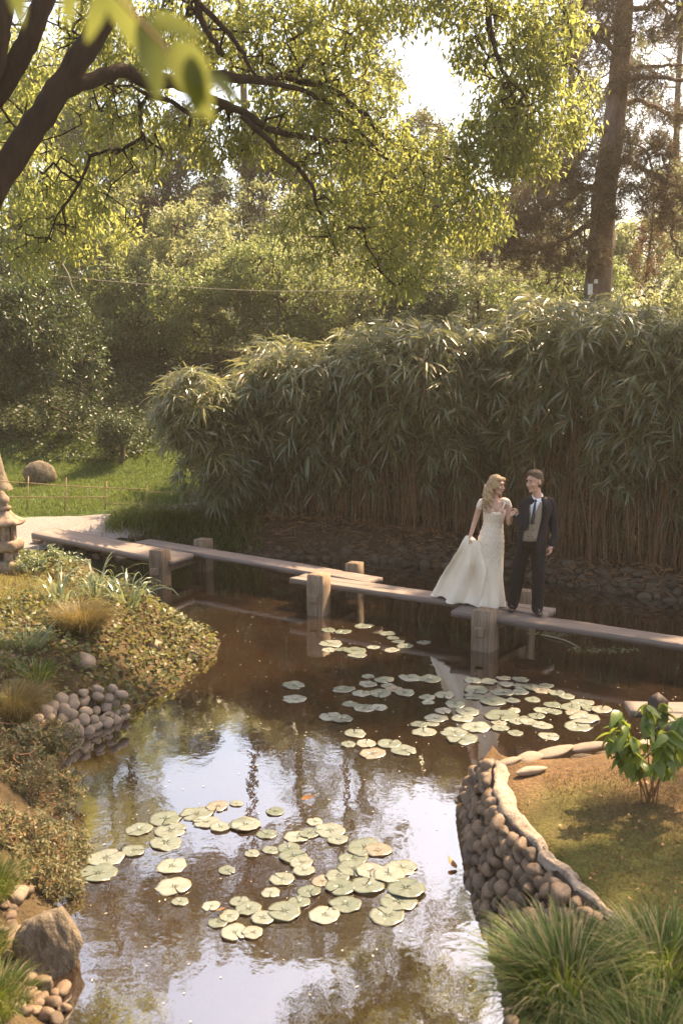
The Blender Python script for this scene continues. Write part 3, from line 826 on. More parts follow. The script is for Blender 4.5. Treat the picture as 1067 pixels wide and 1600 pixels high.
# ------------------------------------------------------------------ stone lantern, left edge
lp = hit(10, 893, 11)
lan = empty('stone_lantern', lp, .25); tag(lan, 'weathered stone garden lantern at the left edge beside the path', 'stone lantern')
def lathe4(name, prof, n, mat, rot=0.0, bend=0.0):
    """n-sided turned shape; bend lifts the corners (roof eaves)"""
    V = []; k = len(prof); m_ = n * 4
    for r_, z in prof:
        for a in range(m_):
            t = a / m_ * 2 * math.pi; sect = math.pi / n; tt = (t % (2 * sect)) - sect
            rr = r_ * math.cos(sect) / math.cos(tt) if n < 12 else r_
            c = abs(tt) / sect
            V.append((rr * math.cos(t + rot), rr * math.sin(t + rot), z + bend * c * c * (r_ / prof[0][0]) + random.uniform(-.003, .003)))
    q = [(i * m_ + a, i * m_ + (a + 1) % m_, (i + 1) * m_ + (a + 1) % m_, (i + 1) * m_ + a) for i in range(k - 1) for a in range(m_)]
    V.append((0, 0, prof[-1][1])); V.append((0, 0, prof[0][1]))
    t3 = [((k - 1) * m_ + a, (k - 1) * m_ + (a + 1) % m_, k * m_) for a in range(m_)] + [((a + 1) % m_, a, k * m_ + 1) for a in range(m_)]
    return npmesh(name, V, [np.array(q), np.array(t3)], False, mat)
S6 = 6
link('foot', lathe4('foot', [(.22, -.15), (.22, .1), (.19, .16)], S6, M['lantern']), None, lan)
for k in range(4):
    t = k * math.pi / 2 + .4
    bm = bmesh.new(); bevel_box(bm, Matrix.Translation((.13 * math.cos(t), .13 * math.sin(t), .22)) @ Matrix.Rotation(t, 4, 'Z'), (.09, .11, .16), .012, 2, .003); bmobj('leg', bm, M['lantern'], lan)
link('platform', lathe4('platform', [(.2, .29), (.255, .33), (.265, .42), (.24, .445)], S6, M['lantern']), None, lan)
for k in range(6):
    t = (k + .5) * math.pi / 3
    bm = bmesh.new(); bevel_box(bm, Matrix.Translation((.15 * math.cos(t), .15 * math.sin(t), .55)) @ Matrix.Rotation(t, 4, 'Z'), (.05, .055, .23), .006, 1, .002); bmobj('pillar', bm, M['lantern'], lan)
link('light_box', lathe4('light_box', [(.125, .44), (.125, .66)], S6, M['lantern']), None, lan)
link('roof', lathe4('roof', [(.29, .655), (.30, .69), (.2, .74), (.13, .80), (.09, .86)], S6, M['lantern'], 0, .03), None, lan)
link('finial', lathe4('finial', [(.10, .86), (.115, .90), (.06, .93), (.095, .97), (.09, 1.02), (.05, 1.07), (.012, 1.12)], 16, M['lantern']), None, lan)

# ------------------------------------------------------------------ rope across the clearing
tube_obj('rope', [PD(60, 428, 24), PD(190, 441, 24), PD(330, 451, 24.3), PD(470, 455, 24.6), PD(640, 450, 25), PD(860, 432, 25)], .007, M['rope'], None, 6, 40)
tag(bpy.data.objects['rope'], 'thin pale rope slung across the clearing in front of the hedge', 'rope')
tube_obj('twig', [PD(98, 412, 23.95), PD(108, 430, 23.95), PD(112, 445, 23.95), PD(122, 462, 23.95)], [.016, .014, .012, .006], M['rope'], None, 6, 12)
tag(bpy.data.objects['twig'], 'crooked pale twig caught on the rope at left', 'twig')
# ------------------------------------------------------------------ lily pads
m, nt, out = newmat('lily_pad')
oi = nt.nodes.new('ShaderNodeObjectInfo'); tc = nt.nodes.new('ShaderNodeTexCoord')
ln = nd(nt, 'ShaderNodeVectorMath', operation='LENGTH'); nt.links.new(tc.outputs['Object'], ln.inputs[0])
base = ramp(nt, [(0, (.13, .15, .115)), (.4, (.18, .195, .16)), (.85, (.25, .26, .225)), (1, (.23, .185, .14))], oi.outputs['Random'])
mott = ramp(nt, [(.3, (.75, .75, .7)), (.7, (1.15, 1.15, 1.15))], noise_node(nt, 3.5, 5))
c = mixc(nt, base, mott, 1.0, 'MULTIPLY')
rim = ramp(nt, [(.0, (.9, .95, .85)), (.25, (1, 1, 1)), (.9, (1, 1, 1)), (.985, (.92, .78, .62))], ln.outputs['Value'])
c = mixc(nt, c, rim, 1.0, 'MULTIPLY')
b = nd(nt, 'ShaderNodeBsdfPrincipled', Roughness=.3); b.inputs['Specular IOR Level'].default_value = 1.0
nt.links.new(c, b.inputs['Base Color'])
wv = nd(nt, 'ShaderNodeTexGradient', gradient_type='RADIAL'); nt.links.new(tc.outputs['Object'], wv.inputs[0])
ml = nd(nt, 'ShaderNodeMath', operation='MULTIPLY'); nt.links.new(wv.outputs[1], ml.inputs[0]); ml.inputs[1].default_value = 16 * 6.283
sn = nd(nt, 'ShaderNodeMath', operation='SINE'); nt.links.new(ml.outputs[0], sn.inputs[0])
nt.links.new(bump(nt, sn.outputs[0], .08, .003), b.inputs['Normal'])
tr = nd(nt, 'ShaderNodeBsdfTranslucent'); nt.links.new(c, tr.inputs[0])
mx = nd(nt, 'ShaderNodeMixShader'); mx.inputs[0].default_value = .12
nt.links.new(b.outputs[0], mx.inputs[1]); nt.links.new(tr.outputs[0], mx.inputs[2]); nt.links.new(mx.outputs[0], out.inputs[0])
M['pad'] = m
def pad_mesh(seed):
    r = np.random.default_rng(seed); n = 30; gap = r.uniform(.02, .09)
    a = np.linspace(gap, 2 * np.pi - gap, n); rings = [(.12, 0), (.5, .004), (.85, .006), (1.0, .010), (1.0, .002), (.8, .0)]
    V = []; ph = r.uniform(0, 6, 4)
    edge = 1 + .05 * np.sin(a * 2 + ph[0]) + .03 * np.sin(a * 7 + ph[1]) + .015 * r.normal(size=n); lift = .03 * np.sin(a * 2 + ph[2]) + .03 * np.sin(a * 5 + ph[3])
    end = np.minimum(a - gap, 2 * np.pi - gap - a); edge = edge * (1 - .12 * np.exp(-(end / .12) ** 2))
    for rr, z in rings:
        V.append(np.stack([np.cos(a) * rr * edge, np.sin(a) * rr * edge, z + lift * rr ** 3], -1))
    V = np.concatenate(V); ii = np.arange(len(rings) * n).reshape(len(rings), n)
    q = np.stack([ii[:-1, :-1], ii[1:, :-1], ii[1:, 1:], ii[:-1, 1:]], -1).reshape(-1, 4)
    V = np.concatenate([V, [[.0, 0, 0]]]); t = np.stack([ii[0, :-1], ii[0, 1:], np.full(n - 1, len(V) - 1)], -1)
    return npmesh('lily_pad', V, [q, t[:, [1, 0, 2]]], True, m)
PADS = [pad_mesh(100 + i) for i in range(16)]
def z7(L): return [(400 + x / 1.6, 820 + y / 1.6, w / 1.6) for x, y, w in L]
def zl(L): return [(x / 2.667, 1100 + y / 2.667, w / 2.667) for x, y, w in L]
def zc(L): return [(350 + x / 2.481, 1150 + y / 2.481, w / 2.481) for x, y, w in L]
clusters = [
 ('the sparse cluster nearest the bridge', z7([(180,262,40),(218,266,42),(270,252,50),(186,296,62),(293,305,35),(329,271,40),(342,282,30),(355,291,32),(418,293,38),(183,312,36),(215,311,40),(245,314,60),(252,326,48),(340,312,42),(372,302,42)])),
 ('the pair alone on brown water at left', z7([(94,400,60),(96,434,60)])),
 ('the raft left of the bride reflection', z7([(280,378,35),(220,410,60),(280,397,50),(320,386,52),(265,420,50),(310,420,60),(345,411,50),(372,420,52),(384,381,60),(435,385,60),(330,402,45)])),
 ('the thin drift below the left raft', z7([(235,447,40),(270,457,60),(305,457,50),(185,478,60),(215,484,60)])),
 ('the clump just above the sky reflection', z7([(247,520,55),(275,545,52),(333,545,60),(368,563,70),(292,570,75),(230,547,40)])),
 ('the large raft, left half', z7([(542,388,45),(550,412,62),(545,428,55),(470,424,60),(427,430,45),(430,443,35),(527,466,70),(497,447,60),(467,464,45),(450,483,60),(515,482,65),(548,505,70),(494,517,70),(420,517,60),(408,498,48),(440,497,40),(515,534,85)])),
 ('the large raft, middle', z7([(581,391,45),(618,382,40),(624,397,42),(617,418,60),(592,440,75),(640,438,40),(645,462,35),(612,476,85),(610,507,48),(606,493,40),(648,519,40),(660,418,40)])),
 ('the large raft, right half', z7([(660,385,40),(665,404,45),(690,406,50),(725,403,40),(712,413,50),(690,436,40),(750,420,45),(775,430,45),(740,449,45),(716,462,50),(745,467,40),(700,477,45),(672,484,40),(715,503,50),(682,493,50),(650,491,40),(731,527,58),(785,455,60),(815,445,55),(800,470,55),(820,484,80),(805,503,68),(862,462,55),(832,459,40)])),
 ('the near left raft by the shrubby bank', zl([(580,520,125),(690,475,150),(710,525,150),(690,575,140),(820,455,140),(905,425,95),(860,490,110),(920,512,90),(1010,505,110),(985,412,60),(440,640,150),(557,610,110),(410,700,160)])),
 ('the scattered pads on the bright sky reflection', zl([(715,672,140),(725,757,145),(750,820,75),(945,690,78),(1050,620,70),(880,838,80),(910,905,95),(980,945,100),(1050,950,80),(1040,855,90)]) + zc([(198,290,78)])),
 ('the grey drift amid the sky reflection', zc([(85,345,120),(165,378,90),(285,388,110),(330,375,90),(410,365,120),(270,465,110),(310,522,90),(225,550,100),(300,490,100),(95,668,110),(232,680,130),(40,760,110),(110,762,90),(350,330,70),(440,402,80),(250,432,90),(180,440,70),(330,600,90),(290,640,100),(150,705,90),(60,640,80),(20,695,90),(180,605,80),(380,560,90)])),
 ('the bright sunlit raft near the cobble wall', zc([(545,430,150),(500,472,120),(595,442,110),(500,512,130),(640,540,130),(685,508,130),(450,585,120),(555,580,135),(705,595,150),(675,640,150),(470,650,125),(388,690,125),(632,692,140),(565,525,120),(440,542,110)])),
]
taken = []
for phrase, L in clusters:
    L = sorted(L, key=lambda t: t[1])
    per = 6
    nrow = max(1, math.ceil(len(L) / per)); sz = math.ceil(len(L) / nrow)
    for r in range(nrow):
        row = sorted(L[r * sz:(r + 1) * sz], key=lambda t: t[0])
        for k, (px, py, w) in enumerate(row):
            p = P(px, py, .01); dep = p.y * cp + (CAMZ) * sp
            R_ = w * dep / FPX * .5 * random.uniform(.93, 1.06)
            z = .006
            for (qx, qy, qr, qz) in taken:
                if (qx - p.x) ** 2 + (qy - p.y) ** 2 < (qr + R_) ** 2 * .9: z = max(z, qz + .0025)
            z = min(z, .034); taken.append((p.x, p.y, R_, z))
            o = bpy.data.objects.new('lily_pad', random.choice(PADS)); COL.objects.link(o)
            o.location = (p.x, p.y, z); o.scale = (R_, R_ * random.uniform(.9, 1.0), R_)
            o.rotation_euler = (random.uniform(-.03, .03), random.uniform(-.03, .03), random.uniform(0, 6.28))
            where = (ORD[k + 1] + ' from left in ') if nrow == 1 else (ORD[k + 1] + ' from left, ' + ORD[r + 1] + ' row, ')
            if len(L) == 2: where = ('upper' if r == 0 and k == 0 and row[0][1] <= row[-1][1] else 'lower') + ' of ' if False else (ORD[k + 1] + ' from left of ')
            tag(o, 'lily pad, ' + where + phrase, 'lily pad', 'lily pads floating on the pond')

# floating specks, a few dead leaves, drifting weed
sp_ = rng.uniform([-2.2, 5.2], [5, 15.5], (620, 2)); sp_ = sp_[sdist(sp_[:, 0], sp_[:, 1]) < -.1]
n = len(sp_); pos = np.concatenate([sp_, np.full((n, 1), .006)], 1)
V, f = leaf_cards(pos, np.concatenate([rng.normal(size=(n, 2)), np.zeros((n, 1))], 1), rng.uniform(.012, .03, n), rng.uniform(.008, .016, n), .0, np.array([0, 0, 20.0]), 0)
tag(link('petals', npmesh('petals', V, [f], False, M['petal'])), 'pale petals and specks strewn over the pond surface', 'petals', kind='stuff')
def big_leaf_mesh(name, L, W, mat, curl=.2, n=7, fold=.18, tip=1.6):
    """a broad leaf with a midrib fold, pointed tip and curl, along +x"""
    V = []; q = []
    for i in range(n + 1):
        t = i / n; w = W * .5 * math.sin(math.pi * min(1, t ** .75)) ** .8 * (1 - .25 * t) if 0 < i < n else .0015
        x = L * t; z = -curl * L * t * t
        V += [(x, -w, z + fold * w), (x, 0, z), (x, w, z + fold * w)]
    for i in range(n):
        for j in range(2): a = i * 3 + j; q.append((a, a + 1, a + 4, a + 3))
    return npmesh(name, V, [np.array(q)], True, mat)
dl = big_leaf_mesh('floating_leaf', .13, .07, M['dead_leaf'], -.25)
for px, py, s, lab in [(471, 1247, 1, 'curled orange leaf floating alone on the sky reflection'), (712, 1357, 1, 'reddish dead leaf floating beside the foot of the cobble wall'), (350, 1418, .9, 'dark red leaf floating among the scattered near pads')]:
    o = link('floating_leaf', dl); p = P(px, py, .02); o.location = p; o.rotation_euler = (.3, -.1, px); o.scale = (s,) * 3; tag(o, lab, 'leaf', 'dead leaves floating on the pond')
tube_obj('floating_stick', [P(845, 992, .012), P(880, 1000, .02), P(905, 1012, .012)], [.012, .01, .006], M['rope'], None, 6, 12); tag(bpy.data.objects['floating_stick'], 'thin pale stick floating below the bridge at right', 'stick')
wd = np.concatenate([ell_points(70, P(940, 1015, .01), (.5, .16, .004)), ell_points(50, P(860, 990, .01), (.35, .12, .004))])
V, f = leaf_cards(wd, np.concatenate([rng.normal(size=(120, 2)), np.zeros((120, 1))], 1), rng.uniform(.04, .1, 120), rng.uniform(.015, .03, 120), .05, np.array([0, 0, 6.0]), 0)
tag(link('pond_weed', npmesh('pond_weed', V, [f], False, M['iris'])), 'patch of weed floating just below the bridge at right', 'water weed', kind='stuff')
# ------------------------------------------------------------------ bamboo hedge
bam = empty('bamboo_hedge', (2.0, 18.2, .4)); tag(bam, 'dense dark bamboo hedge behind the couple, leafy top drooping over bare culms', 'bamboo')
bI = np.array((2.0, 18.2, .4))
def bam_front(x):      # front foot line of the hedge in plan
    fx = np.array(([(10, 13.0), (6.2, 14.3)] + FAR)[:-1])[::-1]
    return np.interp(x, fx[:, 0], fx[:, 1]) + .42 + .35 * np.clip(-1.0 - x, 0, 1)
def bam_top(x):        # height of the hedge top
    return .22 * (np.abs(np.sin(x * 1.25 + .5 * np.sin(x * .7 + 1))) - .6) + np.interp(x, [-2.5, -1.8, -1, 0, 1.5, 3, 4, 5, 6, 8], [2.6, 3.1, 3.45, 3.65, 3.85, 4.08, 4.05, 3.95, 4.15, 4.3])
def culm_mesh(seed, H=3.3):
    r = np.random.default_rng(seed); n = 9; t = np.linspace(0, 1, n)
    bx_ = r.normal(0, .10) ; by_ = -abs(r.normal(.10, .12))
    pts = np.stack([bx_ * t ** 2 + .015 * r.normal(size=n).cumsum() * .5, by_ * t ** 2.2, H * t], -1)
    V, q, tt = tube_path(pts, .006 * (1 - .6 * t) + .001, 5)
    return npmesh('culm', V, [q, tt], True, M['culm'])
CULMS = [culm_mesh(i) for i in range(10)]
for i in range(240):
    x = rng.uniform(-2.2, 6.2); dy = abs(rng.normal(0, .35)); y = bam_front(x) + dy
    o = bpy.data.objects.new('culm', CULMS[i % 10]); COL.objects.link(o); o.parent = bam
    o.location = Vector((x, y, hz(x, y) - .03)) - Vector(bI); s = rng.uniform(.7, 1.15); o.scale = (rng.uniform(.8, 1.5) * s, s, s * bam_top(x) / 4.1)
    o.rotation_euler = (rng.normal(0, .09), rng.normal(0, .12), rng.uniform(-1, 1))
# inner culms, past the counted ones
n = 3200; x = rng.uniform(-2.2, 7.5, n); y = bam_front(x) + .25 + rng.random(n) ** .8 * 2.3
z0 = height(x, y) - .05; h_ = bam_top(x) * rng.uniform(.6, .98, n)
b0 = np.stack([x, y, z0], -1); b1 = b0 + np.stack([rng.normal(0, .12, n), rng.normal(-.05, .12, n), h_ * .5], -1); b2 = b0 + np.stack([rng.normal(0, .25, n), rng.normal(-.1, .25, n), h_ * .92], -1)
V1, q1 = frusta(b0, b1, .0075, .006, 4); V2, q2 = frusta(b1, b2, .006, .003, 4)
o = link('inner_culms', npmesh('inner_culms', np.concatenate([V1, V2]) - bI, [q1, q2 + len(V1)], True, M['culm']), None, bam); o['kind'] = 'stuff'
def spray(seed, n=12, L=.31, W=.031):
    """a drooping fan of bamboo leaves on a short twig"""
    r = np.random.default_rng(seed)
    a = np.linspace(-1.3, 1.3, n) + r.normal(0, .15, n)
    ax = np.stack([np.sin(a), -np.cos(a) * .75 + r.normal(0, .25, n), r.normal(-.25, .28, n)], -1)
    pos = np.stack([r.normal(0, .03, n), -r.uniform(0, .09, n), r.normal(0, .03, n)], -1)
    V, f = long_leaves(pos, ax, L * r.uniform(.65, 1.2, n), W * r.uniform(.8, 1.2, n), .55)
    Vt, qt = frusta([(0, .12, .05)], [(0, -.08, 0)], .003, .002, 3)
    return np.concatenate([V, Vt]), f, qt + len(V)
def spray_mesh(seed):
    V, f, q = spray(seed); return npmesh('leaf_spray', V, [f, q], False, M['bamboo_leaf'])
SPR = [spray_mesh(i) for i in range(9)]; SPV = [spray(i) for i in range(9)]
def bam_surface(n):
    """points over the leafy skin of the hedge: front face (upper part), top and left end, drooping forward"""
    x = rng.uniform(-2.9, 7.2, n); u = rng.random(n)
    # profile round from low front (u=0) over the brow to the back of the top (u=1)
    H_ = bam_top(x); yf = bam_front(x)
    lowfrac = .43 + .10 * np.sin(x * 2.3) + .10 * np.sin(x * 5.1 + 1)
    lowfrac = np.where(x < -1.2, .16, lowfrac)
    zf = np.where(u < .5, lowfrac + (1 - lowfrac) * (u / .5) ** .75, 1.0)
    bulge = np.where(u < .5, -.45 * np.sin(np.clip(u / .5, 0, 1) * np.pi * .75) ** 1.0 - .05, 0)
    y = np.where(u < .5, yf + bulge + .25, yf - .1 + (u - .5) / .5 * 2.7)
    lumps = .42 * (np.abs(np.sin(x * 1.25 + .5 * np.sin(x * .7 + 1))) - .6) + .24 * fbm(x * 1.7, y * 1.7, 77) + .2 * fbm(x * 4.2, y * 4.2 + zf * 4, 78)
    z = .45 + (H_ - .45) * zf + np.where(u < .5, 0, lumps + .15 * np.sin((u - .5) * 2 * np.pi)); y = y - np.where(u < .5, lumps, 0)
    x = np.where(x < -1.9, x + rng.normal(0, .2, n), x)
    return np.stack([x, y, z], -1), u
pts, u = bam_surface(300)
for i in range(300):
    o = bpy.data.objects.new('leaf_spray', SPR[i % 9]); COL.objects.link(o); o.parent = bam
    o.location = Vector(pts[i] + np.array([0, -.12, .05])) - Vector(bI); s = rng.uniform(.9, 1.5); o.scale = (s, s, s)
    o.rotation_euler = (rng.normal(.15, .35), rng.normal(0, .3), rng.normal(0, .8 if u[i] < .5 else 1.5))
def joined_sprays(name, P_, sc=(.8, 1.25), tilt=.4):
    Vs, Fs, Qs = [], [], []; off = 0
    for p in P_:
        V, f, q = SPV[rng.integers(9)]
        R_ = np.array(Euler((rng.normal(-.1, tilt), rng.normal(0, tilt), rng.normal(0, 1.1))).to_matrix()) * rng.uniform(*sc)
        Vs.append(V @ R_.T + p); Fs.append(f + off); Qs.append(q + off); off += len(V)
    return npmesh(name, np.concatenate(Vs) - bI, [np.concatenate(Fs), np.concatenate(Qs)], False, M['bamboo_leaf'])
pts, u = bam_surface(3900); pts = pts + rng.normal(0, .16, pts.shape) + np.array([0, .12, -.05])
pt2 = np.stack([rng.uniform(-2.2, 7, 1500), np.zeros(1500), np.zeros(1500)], -1); pt2[:, 1] = bam_front(pt2[:, 0]) + rng.uniform(.3, 2.4, 1500); pt2[:, 2] = .5 + (bam_top(pt2[:, 0]) - .5) * rng.uniform(.22, .98, 1500)
pt5 = np.stack([rng.uniform(-1.6, 7.2, 2600), np.zeros(2600), np.zeros(2600)], -1); pt5[:, 1] = bam_front(pt5[:, 0]) + rng.uniform(.8, 2.6, 2600); pt5[:, 2] = .5 + (bam_top(pt5[:, 0]) - .5) * rng.uniform(.03, .6, 2600)
# plumes standing and arching above the brow
pl = []
for k in range(70):
    x = rng.uniform(-1.8, 7); y0 = bam_front(x) + rng.uniform(-.1, 1.4); zt = bam_top(x); dx, dy_ = rng.normal(0, .3), -abs(rng.normal(.25, .2)); hh = rng.uniform(.2, .75)
    for j in range(7):
        t = j / 6; pl.append((x + dx * t * t, y0 + dy_ * t * t, zt - .25 + hh * (1.6 * t - .9 * t * t)))
pl = np.array(pl) + rng.normal(0, .05, (len(pl), 3))
# arching left end
pt3 = ell_points(330, (-2.75, 19.2, 2.75), (.75, .7, .75))
pt4 = ell_points(160, (-2.2, 19.1, 1.75), (.5, .5, .8))
o = link('leaf_mass', joined_sprays('leaf_mass', np.concatenate([pts, pt2, pt3, pt4, pt5, pl])), None, bam); o['kind'] = 'stuff'
# dry litter at the foot of the bamboo
n = 2600; x = rng.uniform(-2.6, 6.5, n); y = bam_front(x) + rng.normal(-.08, .2, n); z = np.maximum(height(x, y), .03) + .03
d_ = sdist(x, y); k = d_ > .05; x, y, z = x[k], y[k], z[k]; n = len(x)
z = z + .09 * np.exp(-((d_[k] - .35) / .3) ** 2)
V, f = long_leaves(np.stack([x, y, z], -1), np.stack([rng.normal(size=n), rng.normal(size=n) * .6, rng.normal(.05, .25, n)], -1), rng.uniform(.1, .28, n), rng.uniform(.012, .03, n), .15)
tag(link('bamboo_litter', npmesh('bamboo_litter', V, [f], False, M['bamboo_dry'])), 'dry rust-coloured bamboo litter on the stones below the hedge', 'leaf litter', kind='stuff')

# ------------------------------------------------------------------ big overhanging tree, upper left
tr_ = empty('overhanging_tree', (-5.6, 9.6, .6)); tag(tr_, 'big dark-limbed tree leaning in from the left, leafy boughs across the top', 'tree')
tI = np.array((-5.6, 9.6, .6)); trunkb = np.array([(-5.6, 9.6, .4), (-5.4, 9.7, 1.6), (-4.9, 9.9, 3.0)])
def pxl(L): return np.array([tuple(PD(a, b, Y)) for a, b, Y in L])
T1 = np.concatenate([trunkb, pxl([(-60, 380, 10.1), (0, 278, 10.3), (60, 190, 10.5), (105, 120, 10.7), (165, 28, 10.9), (215, -60, 11.0), (250, -170, 11.1)])])
T2 = pxl([(-90, 330, 10.0), (-40, 200, 10.0), (20, 110, 10.0), (62, 20, 10.0), (100, -80, 10.0)])
T3 = pxl([(-50, 200, 9.8), (-8, 90, 9.8), (5, 10, 9.8), (30, -80, 9.8)])
B1 = pxl([(95, 145, 10.65), (135, 128, 10.8), (190, 112, 11.0), (240, 130, 11.2), (330, 118, 11.6), (400, 127, 12.0), (450, 122, 12.3), (520, 142, 12.6), (570, 180, 12.9), (610, 220, 13.1), (680, 248, 13.3)])
B2 = pxl([(400, 127, 12.0), (470, 140, 12.3), (530, 175, 12.6), (590, 235, 12.8)])
B3 = pxl([(375, 172, 11.9), (430, 205, 12.1), (500, 218, 12.4), (560, 222, 12.7), (610, 250, 12.9)])
B4 = pxl([(378, 180, 11.9), (440, 240, 12.0), (480, 280, 12.1), (500, 330, 12.2), (530, 400, 12.3)])
B5 = pxl([(300, -20, 11.3), (320, 40, 11.4), (345, 85, 11.5)]); B6 = pxl([(310, 5, 11.3), (365, 60, 11.5), (400, 118, 11.6)])
B7 = pxl([(250, -170, 11.1), (420, -160, 11.6), (600, -110, 12.0), (740, -60, 12.4), (762, 20, 12.5), (772, 75, 12.5), (800, 150, 12.6)])
B8 = pxl([(600, -110, 12.0), (760, -90, 12.6), (860, -20, 13.0), (900, 70, 13.0)])
B0 = pxl([(215, -60, 11.0), (300, -20, 11.3)]); B10 = pxl([(250, 120, 11.2), (320, 150, 11.6), (375, 172, 11.9)])
limbs = [(T1, [.27, .22, .17, .145, .135, .13, .125, .118, .11, .1], 'trunk'), (T2, [.13, .12, .11, .1, .085], 'limb'), (T3, [.12, .11, .1, .08], 'limb'),
         (B1, [.085, .08, .075, .065, .06, .05, .045, .04, .034, .028, .018], 'limb'), (B2, [.034, .03, .024, .016], 'limb'), (B3, [.042, .036, .03, .022, .014], 'limb'), (B4, [.036, .03, .025, .018, .01], 'limb'),
         (B5, [.045, .035, .025], 'limb'), (B6, [.035, .028, .018], 'limb'), (B7, [.11, .09, .07, .05, .04, .03, .015], 'limb'), (B8, [.06, .05, .035, .02], 'limb'), (B0, [.06, .05], 'limb'), (B10, [.05, .046, .042], 'limb')]
paths = []
for pts_, rad, nm in limbs:
    n = max(8, len(pts_) * 5)
    sp2 = smooth_path(pts_, n); sp2[1:-1] += rng.normal(0, .008, sp2[1:-1].shape)
    rr = np.interp(np.linspace(0, 1, n), np.linspace(0, 1, len(rad)), rad)
    V, q, t = tube_path(sp2 - tI, rr, 12 if nm == 'trunk' else 8)
    link(nm, npmesh(nm, V, [q, t], True, M['bark_dark']), None, tr_)
    paths.append(sp2)
spec = [(60, 60, 130, 90, 12.2, 1.0, 60), (40, 250, 80, 110, 12.5, .9, 60), (130, 320, 90, 80, 12.6, .8, 62), (60, 380, 70, 50, 12.2, .6, 22), (220, 60, 120, 80, 12.4, 1.0, 80), (200, 200, 70, 90, 12.3, .8, 60),
        (350, 40, 140, 70, 12.4, .9, 100), (330, 210, 60, 50, 12.5, .6, 36), (440, 90, 110, 90, 12.8, .8, 90), (520, 60, 80, 60, 12.8, .8, 50), (560, 150, 70, 70, 12.9, .7, 60), (440, 210, 90, 60, 12.6, .6, 50),
        (560, 270, 110, 70, 12.9, .7, 66), (650, 280, 110, 80, 13.2, .8, 80), (600, 370, 100, 70, 13.0, .6, 50), (500, 360, 80, 60, 12.6, .6, 36), (720, 330, 80, 70, 13.4, .6, 60), (620, 430, 70, 40, 13.0, .5, 26),
        (620, 10, 110, 28, 12.3, .6, 45), (720, -10, 90, 30, 12.4, .6, 36), (800, 90, 75, 80, 12.9, .6, 90), (850, 170, 75, 80, 13.1, .6, 90), (770, 215, 75, 60, 13.0, .6, 60), (860, 30, 60, 50, 13.0, .6, 40), (730, 60, 25, 50, 12.6, .3, 12), (820, 250, 50, 30, 13.1, .4, 20),
        (120, -120, 250, 120, 11.5, 1.5, 120), (450, -140, 260, 110, 12, 1.4, 120), (760, -130, 160, 90, 12.6, 1.2, 60), (-120, 100, 100, 200, 11, 1.5, 60)]
attr = blobs([q[:6] + (int(q[6] * 2.3),) for q in spec])
X, par, cnt, R_, n_l, tips = grow(paths, None, attr, .2, .10, .05, .0022, .42)
o = link('twigs', branches_mesh('twigs', X - tI, par, R_, n_l, M['bark_dark'], 4, .03), None, tr_); o['kind'] = 'stuff'
sel = np.where((cnt <= 6) & (np.arange(len(X)) >= n_l))[0]
sel = np.repeat(sel, 17); n = len(sel)
t = rng.random((n, 1)); p_ = X[par[sel]] * (1 - t) + X[sel] * t + rng.normal(0, .085, (n, 3))
ax = nrm(X[sel] - X[par[sel]]) * .6 + rand_dirs(n) * .8 + np.array([0, 0, -.75])
V, f = leaf_cards(p_, ax, .095 * rng.uniform(.6, 1.25, n), .036 * rng.uniform(.7, 1.2, n), .2)
o = link('crown', npmesh('crown', V - tI, [f], False, M['leaf_near']), None, tr_); o['kind'] = 'stuff'

# leaves of a branch hanging right in front of the lens (they reach down from the same kind of tree beside the viewpoint)
sap = empty('near_branch', (-1.9, .6, 0)); tag(sap, 'blurred pale green leafy branch hanging close to the viewer at top left', 'branch')
sI = np.array((-1.9, .6, 0))
st = np.array([(-1.9, .6, -.1), (-1.95, .7, 2.0), (-1.7, .9, 3.6), (-1.1, 1.1, 4.6)])
tw = np.concatenate([st, pxl([(60, -110, 1.25), (170, -20, 1.3), (240, 55, 1.32), (330, 145, 1.35)])])
tube_obj('stem', tw - sI, [.03, .025, .016, .01, .004, .0025, .002, .0012], M['stem'], sap, 6, 50)
NL = [big_leaf_mesh('leaf', 1.0, .42, M['leaf_close'], .15, 9, .15) for _ in range(1)]
for px, py, L, w, ang in [(175, -25, .085, 1, 70), (225, 25, .10, 1.1, 78), (275, 60, .105, 1.2, 66), (300, 85, .075, 1.1, 85), (325, 115, .055, 1, 35), (235, 25, .07, 1, 20), (160, -10, .06, 1, 110), (300, 100, .06, 1.1, 60), (20, -40, .06, 1, 80), (110, -40, .06, 1, 95)]:
    o = bpy.data.objects.new('leaf', NL[0]); COL.objects.link(o); o.parent = sap
    o.location = PD(px, py, 1.32) - Vector(sI); o.scale = (L, L * w, L)
    a = math.radians(ang); o.rotation_euler = Matrix(((math.cos(a), math.sin(a) * .2, -.9 * math.sin(a)), (.1, -.2, -.95), (-math.sin(a), .9 * math.cos(a), .1))).transposed().inverted_safe().to_euler() if False else (math.radians(75 + random.uniform(-25, 25)), a, random.uniform(-.3, .3))
DENS, PERK = 3.0, 3
